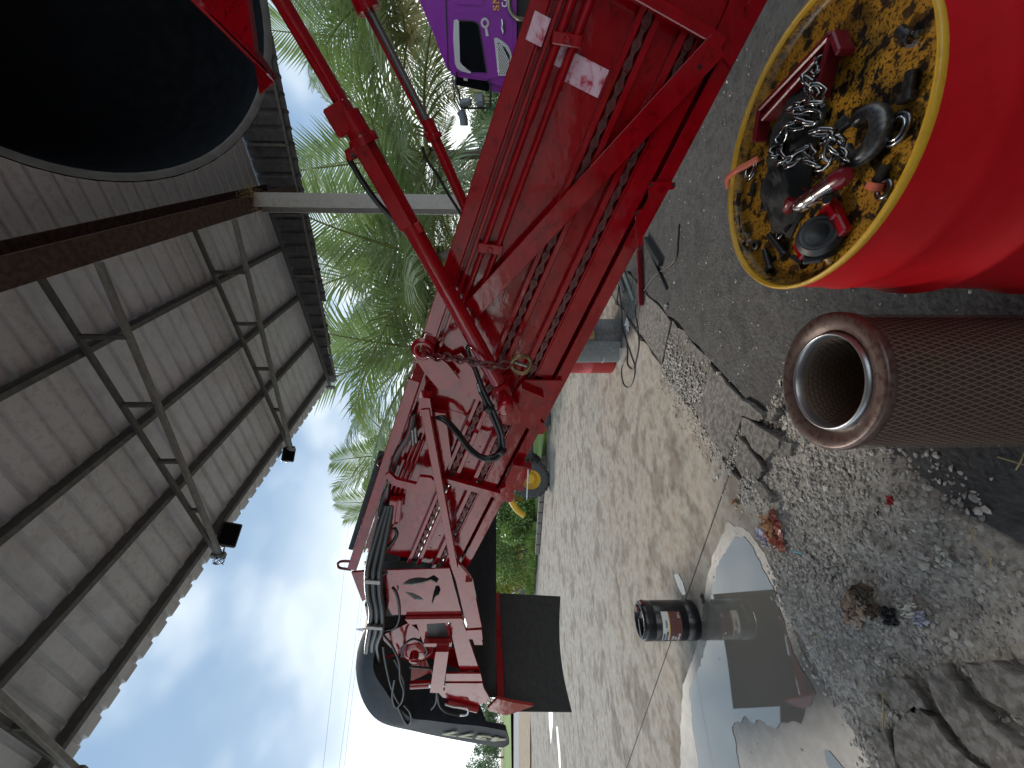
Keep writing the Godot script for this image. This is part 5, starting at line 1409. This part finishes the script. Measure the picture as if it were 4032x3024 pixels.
func tractor():
	var t := thing("yellow_tractor", "yellow tractor with a big lugged wheel parked beyond the elevator", "tractor")
	var p := gp(2162, 1884); var q2 := gp(2174, 1652)
	var z := p.z
	wheel(t, Vector3(p.x, .56, z), .57, .4, .29)
	wheel(t, Vector3(q2.x, .33, z + .35), .34, .22, .17)
	wheel(t, Vector3(p.x, .56, z - 1.5), .57, .4, .29)
	wheel(t, Vector3(q2.x, .33, z - 1.3), .34, .22, .17)
	var mb := MB.new(); mb.box(Vector3((p.x + q2.x) * .5, .62, z - .7), Vector3(2.0, .35, .5), Basis(), .04); put(mb, "chassis", M.bin, t)
	mb = MB.new(); mb.box(Vector3(q2.x - .35, 1.05, z - .7), Vector3(1.35, .5, .7), Basis(), .1); put(mb, "bonnet", M.machine, t)
	mb = MB.new(); mb.box(Vector3(q2.x - .45, .75, z - .35), Vector3(.5, .3, .2), Basis(), .03); put(mb, "engine", M.bin, t)
	mb = MB.new(); mb.box(Vector3(q2.x - .45, .78, z - .2), Vector3(.6, .1, .06), Basis(), .02); mb.box(Vector3(q2.x - .62, .58, z - .2), Vector3(.12, .4, .06), Basis(), .02); put(mb, "frame_bar", M.machine, t)
	for k in 5:
		mb = MB.new(); torus(mb, Vector3(q2.x - .75 + k * .05, .82 + .05 * (k % 3), z - .22), Vector3(.2, .1, 1).normalized(), .09 - .01 * k, .014, 18, 6); put(mb, "hose", M.hose, t)
	mb = MB.new()
	var g := []
	for zz in [.12, -.35]:
		var row := []
		for k in 13:
			var a := lerpf(.2, 2.9, k / 12.0)
			row.append(Vector3(p.x + cos(a) * .72, .62 + sin(a) * .68, z + zz))
		g.append(row)
	mb.grid(g); put(mb, "fender", M.machine, t)
	mb = MB.new(); mb.tube(smoothpath([Vector3(p.x - .45, 1.3, z - .2), Vector3(p.x - .95, 1.0, z - .1), Vector3(p.x - 1.15, .75, z - .1)], 4), .09, 10); put(mb, "loader_arm", M.machine, t)
	mb = MB.new(); mb.box(Vector3(p.x + .1, 1.15, z - .7), Vector3(.5, .2, .5), Basis(), .05); put(mb, "seat", M.black, t)

var FR := []
func make_fronds():
	for variant in 5:
		var r := RandomNumberGenerator.new(); r.seed = 100 + variant
		var mb := MB.new(); mb.usecol = true
		var dead := variant == 4
		var Ln := 1.0
		var K := 30
		var prev := Vector3.ZERO
		var droop := [.55, .75, 1.0, .42, 1.35][variant] as float
		var P := []
		for i in K + 1:
			var u := float(i) / K
			P.append(Vector3(0, sin(u * .5) * .25 - droop * u * u * .42, -u * Ln * (1.0 - .12 * u * u * droop)))
		mb.cur = Color(.22, .24, .08) if not dead else Color(.36, .29, .13)
		var rr := []
		for i in K + 1: rr.append(lerpf(.011, .0018, float(i) / K))
		mb.tube(P, rr, 5, false)
		var N := 50
		for i in N:
			var u := lerpf(.10, .995, float(i) / (N - 1))
			var f := u * K; var i0 := mini(int(f), K - 1)
			var c: Vector3 = P[i0].lerp(P[i0 + 1], f - i0)
			var dir: Vector3 = (P[i0 + 1] - P[i0]).normalized()
			for sd in [-1.0, 1.0]:
				var len := (.30 * pow(sin(PI * clampf(u * .86 + .12, 0, 1)), .6) + .03) * r.randf_range(.85, 1.1)
				var out := (Vector3(sd, 0, 0) * 1.0 + dir * lerpf(.35, 1.3, u) + Vector3(0, r.randf_range(-.05, .22), 0)).normalized()
				var w := dir * .0085
				var dr := r.randf_range(.18, .55) * (1.6 if dead else 1.0)
				var a := c; var m1 := c + out * len * .5 + Vector3(0, -dr * len * .15, 0); var tip := c + out * len * .96 + Vector3(0, -dr * len * .75, 0)
				var g := r.randf_range(.75, 1.25)
				if dead: mb.cur = Color(.46 * g, .40 * g, .24 * g)
				else: mb.cur = Color(.27 * g, .325 * g, .19 * g).lerp(Color(.20, .20, .06), .25 * u * r.randf())
				mb.quad(a - w * .5, a + w * .5, m1 + w, m1 - w)
				mb.tri(m1 - w, m1 + w, tip)
		FR.append(mb.mesh())
func palm(px: float, py: float, z: float, L: float, n: int, label: String):
	var r := RandomNumberGenerator.new(); r.seed = int(px * 7 + py)
	var c := onz(px, py, z)
	var t := thing("palm_tree", label, "palm", Transform3D(Basis(), Vector3(c.x, 0, c.z)), "palms beyond the shed")
	var mb := MB.new()
	var H := c.y - .25
	var P := []; var rr := []
	var lean := Vector3(r.randf_range(-.5, .5), 0, r.randf_range(-.4, .2))
	for i in 23:
		var u := i / 22.0
		P.append(lean * (u * u - 1.0) * (1.0) + Vector3(0, u * H, 0)); rr.append(lerpf(.19, .12, u) * (1.0 + .06 * (i % 2)))
	P[0] += Vector3(0, 0, 0)
	mb.tube(P, rr, 12); put(mb, "trunk", M.bark, t)
	mb = MB.new()
	for k in 9: 
		var a := k * 2.4; torus(mb, Vector3(cos(a) * .2, H - .15 - .07 * (k % 3), sin(a) * .2), Vector3(.2, 1, .3).normalized(), .055, .06, 10, 7)
	put(mb, "coconuts", M.coconut, t)
	for k in n:
		var a := TAU * k * .381966 + r.randf_range(-.2, .2)
		var u := float(k) / n
		var elv := lerpf(1.25, -.35, u) + r.randf_range(-.12, .12)
		var v := r.randi_range(0, 2) if u < .78 else (r.randi_range(1, 2) if r.randf() < .6 else 4)
		if u < .25: v = [0, 3][r.randi_range(0, 1)]
		var bs := Basis(Vector3.UP, a) * Basis(Vector3.RIGHT, elv) * Basis(Vector3(0, 0, 1), r.randf_range(-.5, .5))
		put(FR[v], "frond", M.leaf, t, Transform3D(bs.scaled(Vector3.ONE * L * r.randf_range(.82, 1.08)), Vector3(0, H + .05 - .2 * u, 0)))
func leafball(mb: MB, r: RandomNumberGenerator, c: Vector3, rad: Vector3, n: int, size: float, base: Color):
	for i in n:
		var d := Vector3(r.randfn(), r.randfn(), r.randfn()).normalized() * pow(r.randf(), .45)
		var p := c + d * rad
		if p.y < .02: continue
		var a := Vector3(r.randfn(), r.randfn(), r.randfn()).normalized(); var b := a.cross(Vector3(r.randfn(), r.randfn(), r.randfn())).normalized()
		var s := size * r.randf_range(.6, 1.4)
		var g := r.randf_range(.65, 1.35)
		mb.cur = Color(base.r * g * r.randf_range(.85, 1.2), base.g * g, base.b * g)
		mb.quad(p - a * s, p + b * s * .5, p + a * s, p - b * s * .5)
func bush(b: Array):
	var c := gp(1968.0 + CAMH * FPX / b[2], b[1]); c = onz(b[0], b[1], b[2])
	var t := thing("hedge_bush", ["dark green leafy bush in the hedge behind the yard", "glossy mid green bush in the hedge with larger lighter clumps", "yellow green leafy bush beside the orange house"][b[5]], "bush", Transform3D(Basis(), Vector3(c.x, .08, c.z)), "hedge bushes at the yard's far edge")
	var r := RandomNumberGenerator.new(); r.seed = int(b[0] * 3 + b[1])
	var mb := MB.new(); mb.usecol = true
	var base := [Color(.18, .27, .09), Color(.21, .32, .10), Color(.40, .44, .11)][b[5]] as Color
	for k in 13:
		var o := Vector3(r.randf_range(-.8, .8) * b[3], r.randf_range(.15, .95) * b[4], r.randf_range(-.5, .5) * b[3])
		leafball(mb, r, o, Vector3.ONE * b[3] * r.randf_range(.35, .6), 420, .055, base)
	put(mb, "foliage", M.leaf, t)
	mb = MB.new()
	for k in 5: mb.tube([Vector3(r.randf_range(-.2, .2), 0, 0), Vector3(r.randf_range(-.6, .6) * b[3], b[4] * .7, r.randf_range(-.4, .4))], [.03, .01], 6)
	put(mb, "stem", M.bark, t)
func far_tree(b: Array):
	var c := onz(b[0], b[1], b[2])
	var t := thing("field_tree", (["round dark green tree far across the field beyond the black hood", "spreading grey green tree across the field beyond the black hood"] if b[1] > 1500 else ["round dark green tree far off between the palm trunks and the truck", "spreading grey green tree far off between the palm trunks and the truck"])[b[4]], "tree", Transform3D(Basis(), Vector3(c.x, .2, c.z)), "trees across the field")
	var r := RandomNumberGenerator.new(); r.seed = int(b[0] * 5 + b[1])
	var mb := MB.new(); mb.usecol = true
	var base := [Color(.08, .14, .07), Color(.11, .17, .09)][b[4]] as Color
	var H: float = b[3]
	for k in 18:
		var a := r.randf() * TAU; var rr := sqrt(r.randf())
		leafball(mb, r, Vector3(cos(a) * rr * H * .45, H * r.randf_range(.25, .85), sin(a) * rr * H * .45), Vector3.ONE * H * r.randf_range(.14, .24), 170, .22, base)
	put(mb, "crown", M.leaf, t)
	mb = MB.new(); mb.tube([Vector3(0, -.3, 0), Vector3(.1, H * .4, 0)], [.28, .15], 8)
	for k in 4: mb.tube([Vector3(.05, H * .3, 0), Vector3(cos(k * 1.6) * H * .25, H * .6, sin(k * 1.6) * H * .25)], [.12, .04], 6)
	put(mb, "trunk", M.bark, t)

# ---------------------------------------------------------------- litter on the floor and the yard
func crumple(called: String, label: String, cat: String, px: float, py: float, w: float, l: float, hgt: float, turn: float, m: Material, sd: int, base := .012):
	var f := FastNoiseLite.new(); f.seed = sd; f.frequency = 9.0 / maxf(w, l) * .12; f.fractal_octaves = 3
	f.frequency = (.75 if cat == "wrapper" else 1.2) / maxf(w, l)
	var g := []
	for i in 22:
		var row := []
		for j in 22:
			var u := i / 21.0 - .5; var v := j / 21.0 - .5
			var e := 1.0 - smoothstep(.3, .5, maxf(absf(u), absf(v)))
			var p := Vector3(u * w, 0, v * l)
			p.x += f.get_noise_3d(p.x * 1.5, p.z * 1.5, 9.0) * w * .35; p.z += f.get_noise_3d(p.x * 1.5, p.z * 1.5, 29.0) * l * .35
			p.y = (absf(f.get_noise_3d(u * w * 2.2, v * l * 2.2, 1.0)) * 1.6 + .25 * e) * hgt
			row.append(p)
		g.append(row)
	var mb := MB.new(); mb.grid(g)
	return tag(put(mb, called, m, null, Transform3D(Basis(Vector3.UP, turn), gp(px, py, base))), label, cat)
func build_litter():
	var mb := MB.new()
	crumple("snack_wrapper", "crumpled red and brown printed snack wrapper at the gravel's edge", "wrapper", 3060, 2095, .17, .13, .045, .4, M.wrap, 3)
	crumple("snack_wrapper", "folded yellow and orange wrapper flap on top of the red wrapper", "wrapper", 3035, 2065, .07, .09, .05, 1.4, M.wrapgold, 4, .03)
	crumple("snack_wrapper", "torn blue and white wrapper scrap under the red wrapper", "wrapper", 3015, 2110, .11, .10, .04, 1.0, M.wrapblue, 5, .02)
	crumple("cloth_scrap", "dirty brown cloth scrap half buried in the gravel", "cloth", 3420, 2370, .13, .09, .03, .7, M.clothbrown, 7, .02)
	crumple("cloth_scrap", "tan torn plastic sheet beside the brown cloth scrap", "plastic", 3370, 2395, .10, .12, .03, 1.2, M.clothtan, 9, .02)
	crumple("cloth_scrap", "black plastic bag shred next to the brown cloth scrap", "plastic", 3510, 2430, .06, .05, .02, .2, M.black, 11, .02)
	crumple("cup_piece", "crushed clear white plastic cup piece on the gravel", "cup", 3585, 2395, .055, .05, .035, .2, M.white2, 13, .02)
	crumple("cup_piece", "small lilac tinted plastic scrap beside the crushed cup", "plastic", 3632, 2440, .04, .045, .02, .9, M.lilac, 15, .02)
	crumple("tile_shard", "white broken shard on the gravel near the filter", "shard", 3715, 2195, .06, .045, .02, .5, M.white2, 17, .02)
	crumple("leaf_scrap", "small orange scrap lying on the kerb edge", "scrap", 2898, 1975, .03, .045, .02, .3, M.card, 19, .005)
	crumple("red_scrap", "tiny red plastic scrap in the gravel", "scrap", 3510, 1970, .03, .03, .012, .3, M.barrelback, 20, .02)
	crumple("paper_scrap", "white paper scrap on the kerb beneath the elevator", "paper", 2472, 1278, .16, .09, .02, .9, M.white, 21, .003)
	crumple("dry_leaf", "dark dry leaf lying beside the oil can", "leaf", 2768, 2357, .06, .04, .012, 1.0, M.rust, 23, .002)
	mb = MB.new(); mb.tube([gp(3120, 2170, .03), gp(3160, 2180, .035)], .004, 6); tag(put(mb, "straw", M.teal), "short blue green drinking straw beside the wrapper", "straw")
	for s in [[[3470, 2670], [3478, 2880]], [[3480, 2800], [3486, 2895]], [[3880, 2160], [3905, 2240]], [[3815, 2130], [3830, 2080]], [[3830, 2080], [3845, 2082]], [[3200, 2510], [3222, 2500]], [[3930, 1800], [4030, 1830]], [[4000, 1850], [4032, 1780]]]:
		mb = MB.new(); mb.tube([gp(s[0][0], s[0][1], .03), gp((s[0][0] + s[1][0]) * .5 + 4, (s[0][1] + s[1][1]) * .5, .04), gp(s[1][0], s[1][1], .03)], .0022, 5)
		tag(put(mb, "dry_stalk", M.straw), "thin dry yellow stalk lying on the gravel", "stalk", "dry stalks on the gravel")
	# cables on the floor: window origin 2000,1100 scale 2.212
	var c1 := []
	for p in [[940, -260], [955, -60], [965, 60], [990, 260], [1000, 430], [1040, 560], [1080, 680], [1102, 750], [1078, 780], [1040, 740], [1042, 640], [1030, 520], [1005, 420]]: c1.append(gp(2000 + p[0] / 2.212, 1100 + p[1] / 2.212, .006))
	mb = MB.new(); mb.tube(smoothpath(c1, 6), .007, 6); tag(put(mb, "cable", M.hose), "black cable trailing from under the elevator and looping back", "cable")
	var c2 := []
	for p in [[1490, -480], [1480, -330], [1450, -160], [1280, -30], [1180, 110], [1110, 250], [1130, 420], [1140, 580], [1110, 740], [1100, 850], [1060, 937], [1010, 920], [988, 820], [1000, 740], [1040, 660]]: c2.append(gp(2000 + p[0] / 2.212, 1100 + p[1] / 2.212, .006))
	mb = MB.new(); mb.tube(smoothpath(c2, 6), .007, 6); tag(put(mb, "cable", M.cablegrey), "long dark cable curling into a wide loop near the red barrel", "cable")
	# steel sections on the floor under the elevator
	var sec := [[[2515, 940], [2524, 1203], .05, M.dred, "dark red square steel bar lying under the elevator"], [[2445, 1050], [2492, 1180], .035, M.greensteel, "pale green steel pipe lying beside the dark red bar"], [[2425, 1060], [2458, 1150], .05, M.bin, "rusty brown pipe end poking from under the elevator"], [[2540, 940], [2600, 1040], .045, M.black, "black angle iron lying on the shed floor"], [[2545, 960], [2625, 1140], .02, M.black, "bent black strip lying on the shed floor"]]
	for s in sec:
		var a := gp(s[0][0], s[0][1], s[2] * .5); var b := gp(s[1][0], s[1][1], s[2] * .5)
		mb = MB.new()
		if s[3] == M.greensteel or s[3] == M.bin: mb.cyl(a, b, s[2] * .5, -1, 14)
		else: mb.beam(a, b, s[2], s[2], Vector3.UP, .003)
		tag(put(mb, "steel_bar", s[3]), s[4], "bar")
	crumple("floor_stone", "white stone chip at the corner of the dark floor", "stone", 2627, 1208, .05, .04, .03, .3, M.white2, 25, .0)
	# clear bottle by the bins
	var bo := gp(2458, 1372); var bo2 := gp(2458, 1392)
	mb = MB.new(); var bd := (bo2 - bo).normalized(); var b0 := bo + Vector3(0, .035, .05)
	mb.tube([b0, b0 + bd * .01, b0 + bd * .14, b0 + bd * .18, b0 + bd * .2], [.025, .034, .034, .014, .013], 14)
	tag(put(mb, "bottle", M.clear), "clear plastic bottle lying by the bins", "bottle")
